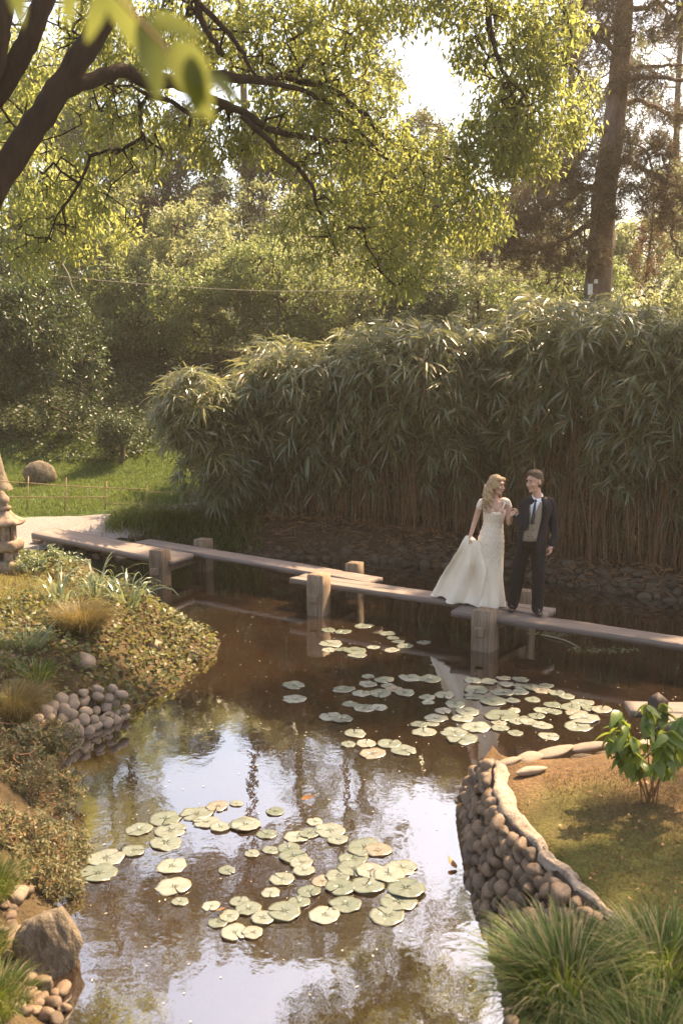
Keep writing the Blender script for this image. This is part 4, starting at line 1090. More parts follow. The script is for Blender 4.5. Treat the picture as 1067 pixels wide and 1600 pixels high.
# ------------------------------------------------------------------ generic shrub / tree
def plant(name, label, cat, base, trunk, attr, leafm, L, W, per, barkm, step=.3, r0=.06, group=None, maxcnt=4, droop=.35, spread=.16, rtip=.005, fn=leaf_cards):
    o = empty(name, base); tag(o, label, cat, group); I = np.array(base)
    pts_ = np.asarray(trunk, float); n = max(8, len(pts_) * 5); sp2 = smooth_path(pts_, n)
    rr = np.interp(np.linspace(0, 1, n), [0, 1], [r0, r0 * .35])
    V, q, t = tube_path(sp2 - I, rr, 9)
    link('trunk', npmesh('trunk', V, [q, t], True, barkm), None, o)
    X, par, cnt, R_, n_l, tips = grow([sp2], None, attr, step, .06, .08, rtip, .45)
    b_ = link('branches', branches_mesh('branches', X - I, par, R_, n_l, barkm, 4, r0 * .6), None, o); b_['kind'] = 'stuff'
    me = foliage('crown', X, par, cnt, tips, per * PERK if L > .05 and name != 'weed_clump' else per, L, W, leafm, spread, droop, maxcnt, fn)
    co = np.empty(len(me.vertices) * 3, np.float32); me.vertices.foreach_get('co', co); co = co.reshape(-1, 3) - I.astype(np.float32); me.vertices.foreach_set('co', co.ravel()); me.update()
    c_ = link('crown', me, None, o); c_['kind'] = 'stuff'
    return o
def shrub(px, pyb, Y, wpx, hpx, label, leafm, n=150, L=.10, W=.05, per=9, name='shrub', cat='shrub', z=None, dy=1.0, lump=5, bark='bark_far', seed=0):
    """rounded shrub: foot at pixel column px, crown wpx by hpx pixels at distance Y"""
    s = Y / FPX; x = PD(px, 600, Y).x; zb = hz(x, Y) if z is None else z
    top = PD(px, pyb - hpx, Y).z; zb_v = min(PD(px, pyb, Y).z, zb + .15); H_ = top - zb_v
    r = np.random.default_rng(seed * 1000 + abs(int(px))); A = []
    for k in range(lump):
        a = r.uniform(0, 6.28); q = r.uniform(.2, .75)
        c = np.array([x + math.cos(a) * wpx * s * .5 * q, Y + math.sin(a) * dy * q, zb_v + H_ * r.uniform(.18, .78)])
        A.append(ell_points(int(n * DENS) // lump, c, (wpx * s * .32, dy * .6, H_ * r.uniform(.2, .32)), .3))
    A = np.concatenate(A)
    return plant(name, label, cat, (x, Y, zb), [(x, Y, zb - .1), (x + .1, Y, zb * .4 + top * .2 + zb_v * .4), (x + r.normal(0, .2), Y, zb_v + H_ * .72)], A, leafm, L, W, per, M[bark], .3, .07)

# hedge of shrubs on the crest of the slope
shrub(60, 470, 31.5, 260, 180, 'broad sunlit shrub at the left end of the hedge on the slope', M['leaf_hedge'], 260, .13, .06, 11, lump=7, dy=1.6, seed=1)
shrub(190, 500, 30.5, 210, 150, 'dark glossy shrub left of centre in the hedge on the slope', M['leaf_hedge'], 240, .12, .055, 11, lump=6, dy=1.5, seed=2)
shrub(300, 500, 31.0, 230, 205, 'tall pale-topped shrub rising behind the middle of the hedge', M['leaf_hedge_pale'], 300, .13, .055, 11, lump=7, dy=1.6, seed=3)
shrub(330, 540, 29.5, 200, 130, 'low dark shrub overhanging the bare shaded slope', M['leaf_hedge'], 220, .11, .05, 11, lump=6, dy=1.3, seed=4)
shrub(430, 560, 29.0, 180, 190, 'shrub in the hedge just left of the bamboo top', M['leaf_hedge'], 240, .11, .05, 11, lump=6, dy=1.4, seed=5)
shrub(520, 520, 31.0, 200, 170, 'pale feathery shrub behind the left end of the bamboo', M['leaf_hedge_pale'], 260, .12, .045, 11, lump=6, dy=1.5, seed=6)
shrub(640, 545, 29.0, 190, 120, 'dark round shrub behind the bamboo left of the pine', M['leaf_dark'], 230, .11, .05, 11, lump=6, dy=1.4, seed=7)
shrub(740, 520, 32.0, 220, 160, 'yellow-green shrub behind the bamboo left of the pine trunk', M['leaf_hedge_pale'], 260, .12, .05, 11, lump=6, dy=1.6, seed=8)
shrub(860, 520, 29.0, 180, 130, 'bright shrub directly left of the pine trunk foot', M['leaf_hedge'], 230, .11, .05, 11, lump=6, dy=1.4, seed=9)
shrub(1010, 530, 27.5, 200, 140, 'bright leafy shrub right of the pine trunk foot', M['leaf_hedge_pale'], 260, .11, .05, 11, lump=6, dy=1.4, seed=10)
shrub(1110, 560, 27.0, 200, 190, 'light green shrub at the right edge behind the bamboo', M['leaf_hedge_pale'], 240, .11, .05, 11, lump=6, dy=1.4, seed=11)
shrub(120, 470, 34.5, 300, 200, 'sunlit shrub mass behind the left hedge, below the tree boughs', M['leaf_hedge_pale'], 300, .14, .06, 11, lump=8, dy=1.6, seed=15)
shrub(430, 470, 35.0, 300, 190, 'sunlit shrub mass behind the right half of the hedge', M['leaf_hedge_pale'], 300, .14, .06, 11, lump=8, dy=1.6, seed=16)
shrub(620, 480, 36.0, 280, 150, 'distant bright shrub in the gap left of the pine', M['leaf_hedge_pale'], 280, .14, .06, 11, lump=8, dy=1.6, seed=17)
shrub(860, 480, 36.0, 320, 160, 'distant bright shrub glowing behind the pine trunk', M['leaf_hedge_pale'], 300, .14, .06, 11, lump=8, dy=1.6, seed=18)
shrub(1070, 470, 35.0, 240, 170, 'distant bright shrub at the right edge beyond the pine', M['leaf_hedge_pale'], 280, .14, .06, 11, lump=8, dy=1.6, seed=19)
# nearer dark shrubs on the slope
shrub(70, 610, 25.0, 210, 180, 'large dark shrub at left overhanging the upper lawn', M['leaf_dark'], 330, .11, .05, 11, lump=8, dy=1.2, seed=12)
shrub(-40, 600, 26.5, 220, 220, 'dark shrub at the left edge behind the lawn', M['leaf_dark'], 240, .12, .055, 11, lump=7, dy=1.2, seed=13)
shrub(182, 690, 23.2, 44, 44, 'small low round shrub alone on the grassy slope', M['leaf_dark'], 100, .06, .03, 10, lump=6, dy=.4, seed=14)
# taller trees behind
def tall(px, Y, top_py, wpx, label, leafm, n, L, W, per, bottom_py=450, name='tree', cat='tree', dy=2.0, bark='bark_far', r0=.22, seed=0, lump=9, fn=leaf_cards):
    s = Y / FPX; x = PD(px, 600, Y).x; zb = hz(x, Y); zt = PD(px, top_py, Y).z; z0 = PD(px, bottom_py, Y).z
    r = np.random.default_rng(seed); A = []
    for k in range(lump):
        t = (k + .5) / lump; wr = (1 - abs(t - .45) * .9)
        a = r.uniform(0, 6.28)
        c = np.array([x + math.cos(a) * wpx * s * .28 * wr, Y + math.sin(a) * dy * .5, z0 + (zt - z0) * (t * .88 + .06)])
        A.append(ell_points(int(n * DENS) // lump, c, (wpx * s * .40 * wr, dy * .7, (zt - z0) * .15), .3))
    A = np.concatenate(A)
    return plant(name, label, cat, (x, Y, zb), [(x, Y, zb - .2), (x + .1, Y, zb * .5 + z0 * .5), (x - .1, Y, z0 * .5 + zt * .5), (x, Y, zt - .3)], A, leafm, L, W, per, M[bark], .45, r0, None, 4, .3, .22, .007, fn)
tall(275, 42, 175, 150, 'dark conifer standing behind the middle of the hedge', M['leaf_dark'], 330, .20, .07, 10, 420, 'conifer', 'tree', seed=21)
tall(400, 40, 190, 170, 'greyish tree behind the hedge right of the dark conifer', M['leaf_far'], 300, .19, .07, 10, 430, seed=22)
tall(120, 40, 130, 220, 'light green tree behind the left part of the hedge', M['leaf_hedge'], 330, .19, .08, 10, 400, seed=23)
tall(-20, 36, 100, 200, 'green tree at the far left behind the hedge', M['leaf_hedge'], 300, .17, .08, 10, 430, seed=24)
tall(540, 44, 190, 170, 'hazy tree behind the centre below the open sky', M['leaf_far'], 300, .2, .08, 10, 440, seed=25)
tall(680, 40, 190, 170, 'pale olive tree under the sky gap', M['leaf_far'], 320, .18, .07, 10, 460, seed=26)
tall(800, 38, 150, 170, 'brownish tree behind the pine on its left', M['leaf_far'], 320, .18, .06, 10, 470, seed=27)
tall(470, 38, 25, 120, 'tall thin tree rising above the hedge left of the sky gap', M['leaf_far'], 120, .17, .07, 7, 330, seed=31)
tall(570, 41, 40, 110, 'slender tree against the sky left of the open gap', M['leaf_far'], 90, .17, .07, 7, 300, seed=32)
tall(190, 37, 20, 190, 'tall yellow-green tree glowing behind the dark limbs', M['leaf_near'], 240, .15, .06, 9, 330, seed=33)
tall(60, 33, 40, 170, 'yellow-green tree at far left behind the leaning trunk', M['leaf_near'], 220, .14, .06, 9, 350, seed=34)
tall(880, 43, -70, 190, 'hazy brownish tree filling the sky left of the pine', M['leaf_far'], 260, .19, .07, 9, 330, seed=35)
tall(1040, 45, -40, 170, 'thin hazy tree in the sky right of the pine', M['leaf_far'], 110, .19, .07, 8, 330, seed=36)
tall(385, 45, -270, 480, 'very tall tree far behind the hedge, unseen crown added for pond reflection, left of centre', M['leaf_far'], 280, .26, .11, 8, -40, seed=37, dy=4.0, r0=.2)  # added trees, crowns out of view: they break the sky reflection in the pond
tall(540, 46, -270, 420, 'very tall tree far behind the bamboo, unseen crown added for pond reflection, at centre', M['leaf_far'], 260, .26, .11, 8, -30, seed=38, dy=4.0, r0=.2)
tall(150, 44, -270, 400, 'very tall tree far behind the slope at left, unseen crown added for pond reflection', M['leaf_far'], 240, .26, .11, 8, -40, seed=39, dy=4.0, r0=.2)
tall(1060, 40, 260, 160, 'light green tree at far right behind the pine', M['leaf_hedge_pale'], 260, .18, .08, 10, 480, seed=28)

# tall trees standing to the right of the view: they shade the bridge, the airy one is added to shade the spit
def shade_tree(x, Y, z0, z1, R_, label, seed, leafm='leaf_far', n=900):
    zb = hz(x, Y); r = np.random.default_rng(seed); A = []
    for k in range(12):
        t = k / 11; a = r.uniform(0, 6.28); w = R_ * (1 - abs(t - .4) * .8)
        A.append(ell_points(n // 12, (x + math.cos(a) * w * .5, Y + math.sin(a) * w * .5, z0 + (z1 - z0) * t), (w * .6, w * .6, (z1 - z0) * .13), .2))
    plant('tree', label, 'tree', (x, Y, zb), [(x, Y, zb - .2), (x + .2, Y, (zb + z0) / 2), (x - .1, Y, z0), (x, Y, z1 - .5)], np.concatenate(A), M[leafm], .2, .08, 9, M['bark_far'], .45, .24, None, 4, .3, .22, .007)
shade_tree(8.9, 18.9, 7.0, 14.0, 2.6, 'tall tree just beyond the right edge whose boughs reach the top corner', 61)
shade_tree(12.5, 22.5, 5.5, 15.0, 3.0, 'tall tree far beyond the right edge, past the bamboo', 62)
shade_tree(10.0, 11.2, 9.0, 14.0, 2.6, 'airy unseen tree added right of the pond to dapple the dry lawn with shade', 63, 'leaf_near', 330)  # added out of view, its sparse crown dapples the spit with shade
# ------------------------------------------------------------------ pine, right
def needles(pos, axis, L, W):
    """tufts: each card position becomes a brush of thin needles"""
    n = len(pos); k = 7
    pos = np.repeat(pos, k, 0); ax = nrm(np.repeat(axis, k, 0)) * .55 + rand_dirs(n * k)
    L = np.repeat(L, k) * rng.uniform(.7, 1.2, n * k); W = np.repeat(W, k)
    ax = nrm(ax); side = nrm(np.cross(ax, rand_dirs(n * k)))
    V = np.stack([pos - side * W[:, None] * .5, pos + side * W[:, None] * .5, pos + ax * L[:, None]], 1)
    b = np.arange(n * k)[:, None] * 3
    return V.reshape(-1, 3), b + [[0, 1, 2]]
PY_ = 24.0
pt = pxl([(930, 560, PY_), (933, 470, PY_), (938, 400, PY_), (944, 310, PY_), (955, 220, PY_), (966, 130, PY_), (973, 40, PY_), (978, -60, PY_), (985, -200, PY_), (990, -330, PY_)])
pb = (pt[0][0], PY_, hz(pt[0][0], PY_)); pt = np.concatenate([[[pb[0] - .05, PY_, pb[2] - .2]], pt])
pine = empty('pine_tree', pb); pI = np.array(pb); tag(pine, 'tall pine with grey-brown trunk and two white tags, upper right', 'pine tree')
sp2 = smooth_path(pt, 60); rr = np.interp(np.linspace(0, 1, 60), [0, .15, .5, 1], [.36, .31, .25, .1])
V, q, t = tube_path(sp2 - pI, rr * (1 + 0 * rr), 18)
V = V + .018 * np.stack([fbm(V[:, 2] * 3, np.arctan2(V[:, 1], V[:, 0]) * 6, 51), fbm(V[:, 2] * 3, np.arctan2(V[:, 1], V[:, 0]) * 6, 52), 0 * V[:, 0]], -1)
link('trunk', npmesh('trunk', V, [q, t], True, M['bark_pine']), None, pine)
PB = [[(965, 130, 24), (1010, 118, 23.6), (1067, 125, 23.2), (1130, 120, 23)], [(962, 165, 24), (1000, 160, 24.2), (1067, 188, 24.4), (1110, 195, 24.5)], [(970, 100, 24), (1010, 104, 24), (1080, 100, 24)], [(975, 20, 24), (1030, 5, 24), (1090, 10, 24)],
      [(945, 290, 24), (900, 300, 23.5), (850, 330, 23.2), (790, 345, 23)], [(950, 250, 24), (1000, 260, 23.6), (1050, 290, 23.3), (1085, 300, 23.2)], [(1035, 280, 23.4), (1048, 340, 23.4), (1055, 405, 23.4)], [(968, 80, 24), (930, 60, 23.4), (890, 50, 23)], [(942, 340, 24), (890, 370, 23.6), (830, 390, 23.4), (760, 380, 23.2)], [(958, 200, 24), (910, 210, 23.4), (860, 260, 23)], [(978, -60, 24), (1040, -90, 23.5), (1100, -80, 23)], [(978, -60, 24), (920, -80, 23.5), (860, -60, 23)], [(985, -200, 24), (930, -220, 23.5)], [(985, -200, 24), (1050, -230, 23.5)]]
paths = [sp2]
for L_ in PB:
    s3 = smooth_path(pxl(L_), 16); s3[1:] += rng.normal(0, .03, s3[1:].shape)
    V, q, t = tube_path(s3 - pI, np.linspace(.075, .02, 16), 7); link('limb', npmesh('limb', V, [q, t], True, M['bark_pine']), None, pine); paths.append(s3)
pspec = [q[:6] + (int(q[6] * 2.2),) for q in [(1045, 30, 45, 40, 23.6, .7, 60), (930, 50, 65, 50, 23.5, .8, 90), (870, 330, 80, 60, 23.2, .8, 110), (770, 365, 70, 50, 23.2, .7, 80), (1000, 235, 60, 35, 23.6, .6, 70), (1045, 310, 45, 50, 23.3, .6, 60), (900, 260, 60, 45, 23.3, .7, 70),
         (900, 400, 60, 30, 23.5, .6, 40), (1050, 180, 40, 14, 24.2, .5, 20), (990, 130, 50, 25, 23.6, .5, 30), (840, 400, 60, 40, 23.5, .6, 40), (970, 300, 50, 40, 23.0, .4, 40), (920, -60, 90, 60, 23.4, 1, 90), (1050, -80, 80, 50, 23.4, 1, 70), (980, -220, 110, 80, 23.6, 1.2, 120), (985, -330, 50, 50, 24, 1, 40)]]
attr = blobs(pspec)
X, par, cnt, R_, n_l, tips = grow(paths, None, attr, .25, .05, .08, .006, .42)
o = link('twigs', branches_mesh('twigs', X - pI, par, R_, n_l, M['bark_pine'], 4, .05), None, pine); o['kind'] = 'stuff'
sel = np.repeat(np.where((cnt <= 4) & (np.arange(len(X)) >= n_l))[0], 8); n = len(sel)
t = rng.random((n, 1)); p_ = X[par[sel]] * (1 - t) + X[sel] * t + rng.normal(0, .08, (n, 3))
V, f = needles(p_, nrm(X[sel] - X[par[sel]]) + np.array([0, 0, .2]), np.full(n, .19), np.full(n, .012))
o = link('crown', npmesh('crown', V - pI, [f], False, M['needle']), None, pine); o['kind'] = 'stuff'
# hanging dead brown boughs at the right of the trunk
attr = blobs([(1020, 350, 35, 50, 24.6, .4, 50), (1005, 410, 25, 40, 24.8, .3, 36), (1030, 300, 35, 30, 24.6, .4, 26)])
X, par, cnt, R_, n_l, tips = grow([smooth_path(pxl([(960, 215, 24.1), (1010, 240, 24.5), (1020, 320, 24.6), (1008, 440, 24.8)]), 20)], None, attr, .2, 0, .08, .006, .4)
V, q = frusta(X[par[1:]], X[1:], np.minimum(R_[par[1:]], .03), np.minimum(R_[1:], .03), 5); link('dead_bough', npmesh('dead_bough', V - pI, [q], True, M['bark_pine']), None, pine)
sel = np.repeat(np.arange(len(X))[n_l:], 5); n = len(sel)
V, f = needles(X[sel] + rng.normal(0, .07, (n, 3)), rand_dirs(n) + np.array([0, 0, -.8]), np.full(n, .16), np.full(n, .009))
o = link('dead_needles', npmesh('dead_needles', V - pI, [f], False, M['needle_brown']), None, pine); o['kind'] = 'stuff'
for px, py, w, h_ in [(921.5, 452, 7, 16), (930.5, 439.5, 5.5, 6)]:
    k = PD(px, py, PY_ - .42); s = PY_ / FPX
    bm = bmesh.new(); bevel_box(bm, Matrix.Translation(k - Vector(pI)), (w * s, .02, h_ * s), .003, 1); bmobj('label_tag', bm, M['tag_white'], pine)
# second trunk behind, left of the pine
tall(625, 34, 330, 120, 'brown-trunked tree behind the bamboo, left of centre of the top', M['leaf_far'], 160, .15, .06, 8, 450, bark='bark_pine', r0=.3, seed=29)

# ------------------------------------------------------------------ ground cover and grasses
def pts_on_ground(n, x0, x1, y0, y1, f=None):
    x = rng.uniform(x0, x1, n); y = rng.uniform(y0, y1, n); d = sdist(x, y); k = d > .03
    if f is not None: k &= f(x, y, d)
    x, y = x[k], y[k]; return np.stack([x, y, height(x, y)], -1)
def tuft(p, n, R0, H_, W_, bend, mat, name, label, cat, spread=.9, seg=6, parent=None, wr=.25):
    a = rng.uniform(0, 6.28, n); r_ = R0 * np.sqrt(rng.random(n))
    base = np.stack([r_ * np.cos(a), r_ * np.sin(a), np.zeros(n)], -1)
    ln_ = np.stack([np.cos(a), np.sin(a)], -1) * (.12 + spread * (r_ / R0) * rng.uniform(.4, 1.1, n))[:, None] + rng.normal(0, .12, (n, 2))
    V, q, t = blades(base, ln_, H_ * rng.uniform(.5, 1.1, n), W_ * rng.uniform(.7, 1.3, n), bend * rng.uniform(.5, 1.2, n), seg, wr)
    o = empty(name, p); tag(o, label, cat)
    b_ = link('blades', npmesh('blades', V, [q, t], False, mat), None, o); b_['kind'] = 'stuff'
    return o
tuft(P(885, 1580, .5), 1900, .21, .53, .0105, 1.2, M['sedge'], 'grass_clump', 'large arching grass clump in the lower right corner, nearest the wall', 'grass clump', 1.0)
tuft(P(1035, 1545, .55), 1300, .18, .46, .0105, 1.2, M['sedge'], 'grass_clump', 'grass clump at the right edge behind the larger corner clump', 'grass clump', 1.0)
tuft(P(1010, 1690, .5), 1500, .2, .5, .0075, 1.1, M['sedge'], 'grass_clump', 'grass clump cut by the bottom edge at lower right', 'grass clump', 1.0)
p = hit(128, 985); tuft(p, 1700, .2, .5, .006, 1.3, M['sedge_tan'], 'grass_tuft', 'round tan fountain-grass tuft amid the ivy, left bank', 'grass tuft', 1.1)
p = hit(20, 1125); tuft(p, 1800, .18, .5, .005, 1.3, M['sedge_tan'], 'grass_tuft', 'dull fountain-grass tuft at the left edge above the creeping shrubs', 'grass tuft', 1.1)
p = hit(-14, 1400); tuft(p, 900, .14, .3, .005, 1.1, M['sedge'], 'grass_tuft', 'green grass tuft at the left edge above the cobble heap', 'grass tuft', .9)
p = hit(-12, 1580); tuft(p, 900, .16, .26, .005, 1.1, M['sedge'], 'grass_tuft', 'green grass tuft in the lower left corner among cobbles', 'grass tuft', .9)
p = hit(-16, 1490); tuft(p, 400, .10, .18, .005, 1.1, M['sedge'], 'grass_tuft', 'small green grass tuft at left edge beside the boulder', 'grass tuft', .9)
# strap-leaved irises behind the tan tuft
for px, py, n, lab in [(95, 945, 34, 'strap-leaved plant at the left of the tan tuft'), (150, 935, 40, 'strap-leaved plant behind the tan tuft with pale shining leaves'), (200, 950, 40, 'strap-leaved plant at the right of the tan tuft, leaves arching to the water')]:
    tuft(hit(px, py), n, .15, .74, .03, 1.35, M['iris'], 'strap_leaf_plant', lab, 'plant', 1.0, 7, None, .5)
for px, py, lab in [(40, 1010, 'leafy pale plant at left edge below the lawn patch'), (55, 1060, 'yellow-green leafy plant above the dull tuft')]:
    tuft(hit(px, py), 120, .22, .26, .024, 1.2, M['iris'] if px == 40 else M['sedge'], 'leafy_plant', lab, 'plant', 1.0, 5, None, .5)
# reed bed at the end of the path
n = 5200; x = rng.uniform(-4.35, -1.5, n); y = 18.95 + (x + 4.3) * .10 + rng.normal(0, .22, n); z = height(x, y); k = sdist(x, y) > 0; x, y, z = x[k], y[k], z[k]; n = len(x)
V, q, t = blades(np.stack([x, y, z], -1), rng.normal(0, .5, (n, 2)), rng.uniform(.25, .55, n) * np.interp(x, [-4.3, -3.9, -2, -1.5], [.6, 1, 1, .5]), .012, 1.1, 5)
tag(link('sedge_bed', npmesh('sedge_bed', V, [q, t], False, M['sedge'])), 'lush green sedge bed between gravel path and plank bridge', 'sedge', kind='stuff')
# lawn behind the fence
g = pts_on_ground(42000, -9, .5, 19.2, 24.8, lambda x, y, d: (d > 1.2) & (y > 19.35 + np.maximum(0, (x + 5.2) * .55)))
n = len(g); V, q, t = blades(g, rng.normal(0, .5, (n, 2)), rng.uniform(.04, .11, n), .014, .8, 2)
tag(link('lawn_grass', npmesh('lawn_grass', V, [q, t], False, M['grass_lawn'])), 'short green lawn grass behind the cane fence', 'grass', kind='stuff')
# ivy on the shaded slope
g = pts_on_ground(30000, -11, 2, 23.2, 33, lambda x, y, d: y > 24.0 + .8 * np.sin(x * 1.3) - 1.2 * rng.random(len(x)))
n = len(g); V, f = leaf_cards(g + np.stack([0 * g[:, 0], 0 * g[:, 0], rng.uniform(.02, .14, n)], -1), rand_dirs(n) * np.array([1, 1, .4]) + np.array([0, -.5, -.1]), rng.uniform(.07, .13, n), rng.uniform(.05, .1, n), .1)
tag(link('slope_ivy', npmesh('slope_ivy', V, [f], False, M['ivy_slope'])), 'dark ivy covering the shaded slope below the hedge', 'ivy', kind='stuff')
# ivy on the near left bank
g = pts_on_ground(15000, -5.2, -1.0, 8.9, 15.4, lambda x, y, d: (d < 2.3) & ~((x < -2.9) & (y > 12.2) & (d > 1.5)))
n = len(g); V, f = leaf_cards(g + np.stack([0 * g[:, 0], 0 * g[:, 0], .02 + .13 * rng.random(n)], -1), rand_dirs(n) * np.array([1, 1, .5]) + np.array([.3, -.3, -.1]), rng.uniform(.04, .085, n), rng.uniform(.035, .07, n), .12)
tag(link('bank_ivy', npmesh('bank_ivy', V, [f], False, M['ivy'])), 'sunlit ivy covering the left bank down to the water', 'ivy', kind='stuff')
g = pts_on_ground(9000, -6.5, -2.4, 11.6, 16.2, lambda x, y, d: d > .5); n = len(g)
V, q, t = blades(g, rng.normal(0, .6, (n, 2)), rng.uniform(.05, .16, n), .009, .9, 3)
tag(link('bank_grass', npmesh('bank_grass', V, [q, t], False, M['grass_dry'])), 'yellowish grass on top of the left bank', 'grass', kind='stuff')
# weeds near the lantern
for px, py, s, lab in [(40, 895, .3, 'small leafy weed clump in front of the lantern'), (75, 888, .3, 'pale leafy weed clump right of the lantern foot'), (110, 890, .3, 'leafy weed clump between lantern and shore stones')]:
    p = hit(px, py, 11); plant('weed_clump', lab, 'plant', tuple(p), [p - Vector((0, 0, .05)), p + Vector((0, 0, .1)), p + Vector((0, 0, .2))], ell_points(60, p + Vector((0, 0, .14)), (.3, .3, .16)), M['iris'], .075, .035, 9, M['stem_green'], .1, .006, None, 5, .1, .03, .002)
# creeping shrubs on the near left bank
for px, py, rx, ry, n, lab in [(60, 1165, .42, .3, 150, 'creeping small-leaved shrub just below the cobble edging'), (20, 1215, .4, .35, 150, 'creeping small-leaved shrub at the left edge beside the pond'), (62, 1245, .4, .35, 150, 'creeping shrub overhanging the water, middle of the left bank'), (25, 1315, .32, .3, 130, 'creeping shrub at the left edge above the green tuft'), (80, 1335, .32, .3, 140, 'sun-bleached creeping shrub reaching over the water above the boulder'), (90, 1390, .22, .2, 80, 'sun-bleached leafy sprays touching the water above the boulder'), (5, 1165, .4, .3, 110, 'reddish creeping shrub at the left edge under the dull tuft')]:
    p = hit(px, py); c = p + Vector((0, 0, .05)); A = ell_points(n, c, (rx, ry, .17), .2); A[:, 2] = np.maximum(A[:, 2], np.maximum(height(A[:, 0], A[:, 1]), 0) + .04)
    plant('creeping_shrub', lab, 'shrub', tuple(p), [p - Vector((0, 0, .05)), p + Vector((0, 0, .06)), p + Vector((.03, 0, .12))], A, M['cotoneaster'], .034, .019, 15, M['stem'], .09, .008, None, 6, .05, .028, .0018)
# dry lawn on the right spit
g = pts_on_ground(26000, 1.0, 4.5, 4.3, 8.2, lambda x, y, d: d > .62); n = len(g)
V, q, t = blades(g, rng.normal(0, .8, (n, 2)), rng.uniform(.02, .06, n), .006, .9, 2)
tag(link('spit_grass', npmesh('spit_grass', V, [q, t], False, M['grass_dry'])), 'thin dry lawn on the spit behind the cobble wall', 'grass', kind='stuff')
g = pts_on_ground(420, 1.2, 4.4, 4.6, 8.2, lambda x, y, d: d > .3); n = len(g)
V, f = leaf_cards(g + np.array([0, 0, .02]), rand_dirs(n) * np.array([1, 1, .25]), rng.uniform(.02, .055, n), rng.uniform(.01, .026, n), .15)
tag(link('leaf_litter', npmesh('leaf_litter', V, [f], False, M['dead_leaf'])), 'small dead leaves scattered over the dry lawn at right', 'leaf litter', kind='stuff')
# leafy bush on the spit
bp = P(1012, 1256, .55); bush = empty('leafy_bush', bp); tag(bush, 'broad-leaved green bush with bare stems on the dry lawn, right', 'bush')
BL = [big_leaf_mesh('leaf', .125, .072, M['bush_leaf'], c_, 6, .25) for c_ in (.15, .3, .45)]
stems = []; stem_obs = []
for k in range(11):
    a = k / 11 * 6.28 + random.uniform(-.2, .2); tx = .44 * math.cos(a) * random.uniform(.5, 1) + .05; ty = .28 * math.sin(a) * random.uniform(.4, 1); hh = random.uniform(.42, .74)
    pts_ = smooth_path([(random.uniform(-.05, .05), random.uniform(-.05, .05), -.03), (tx * .3, ty * .3, hh * .45), (tx * .8, ty * .8, hh * .85), (tx, ty, hh)], 14)
    V, q, t = tube_path(pts_, np.linspace(.006, .0025, 14), 6); stem_obs.append(link('stem', npmesh('stem', V, [q, t], True, M['stem']), None, bush)); stems.append(pts_)
for i in range(300):
    s_ = random.choice(stems); t = random.uniform(.34, 1.0); p = s_[int(t * 13)]
    o = bpy.data.objects.new('leaf', random.choice(BL)); COL.objects.link(o); o.parent = stem_obs[[x_ is s_ for x_ in stems].index(True)]
    o.location = Vector(p) + Vector((random.uniform(-.02, .02),) * 3); s = random.uniform(.7, 1.25); o.scale = (s, s, s)
    o.rotation_euler = (random.uniform(-.5, .5), random.uniform(.1, 1.25), random.uniform(0, 6.28))
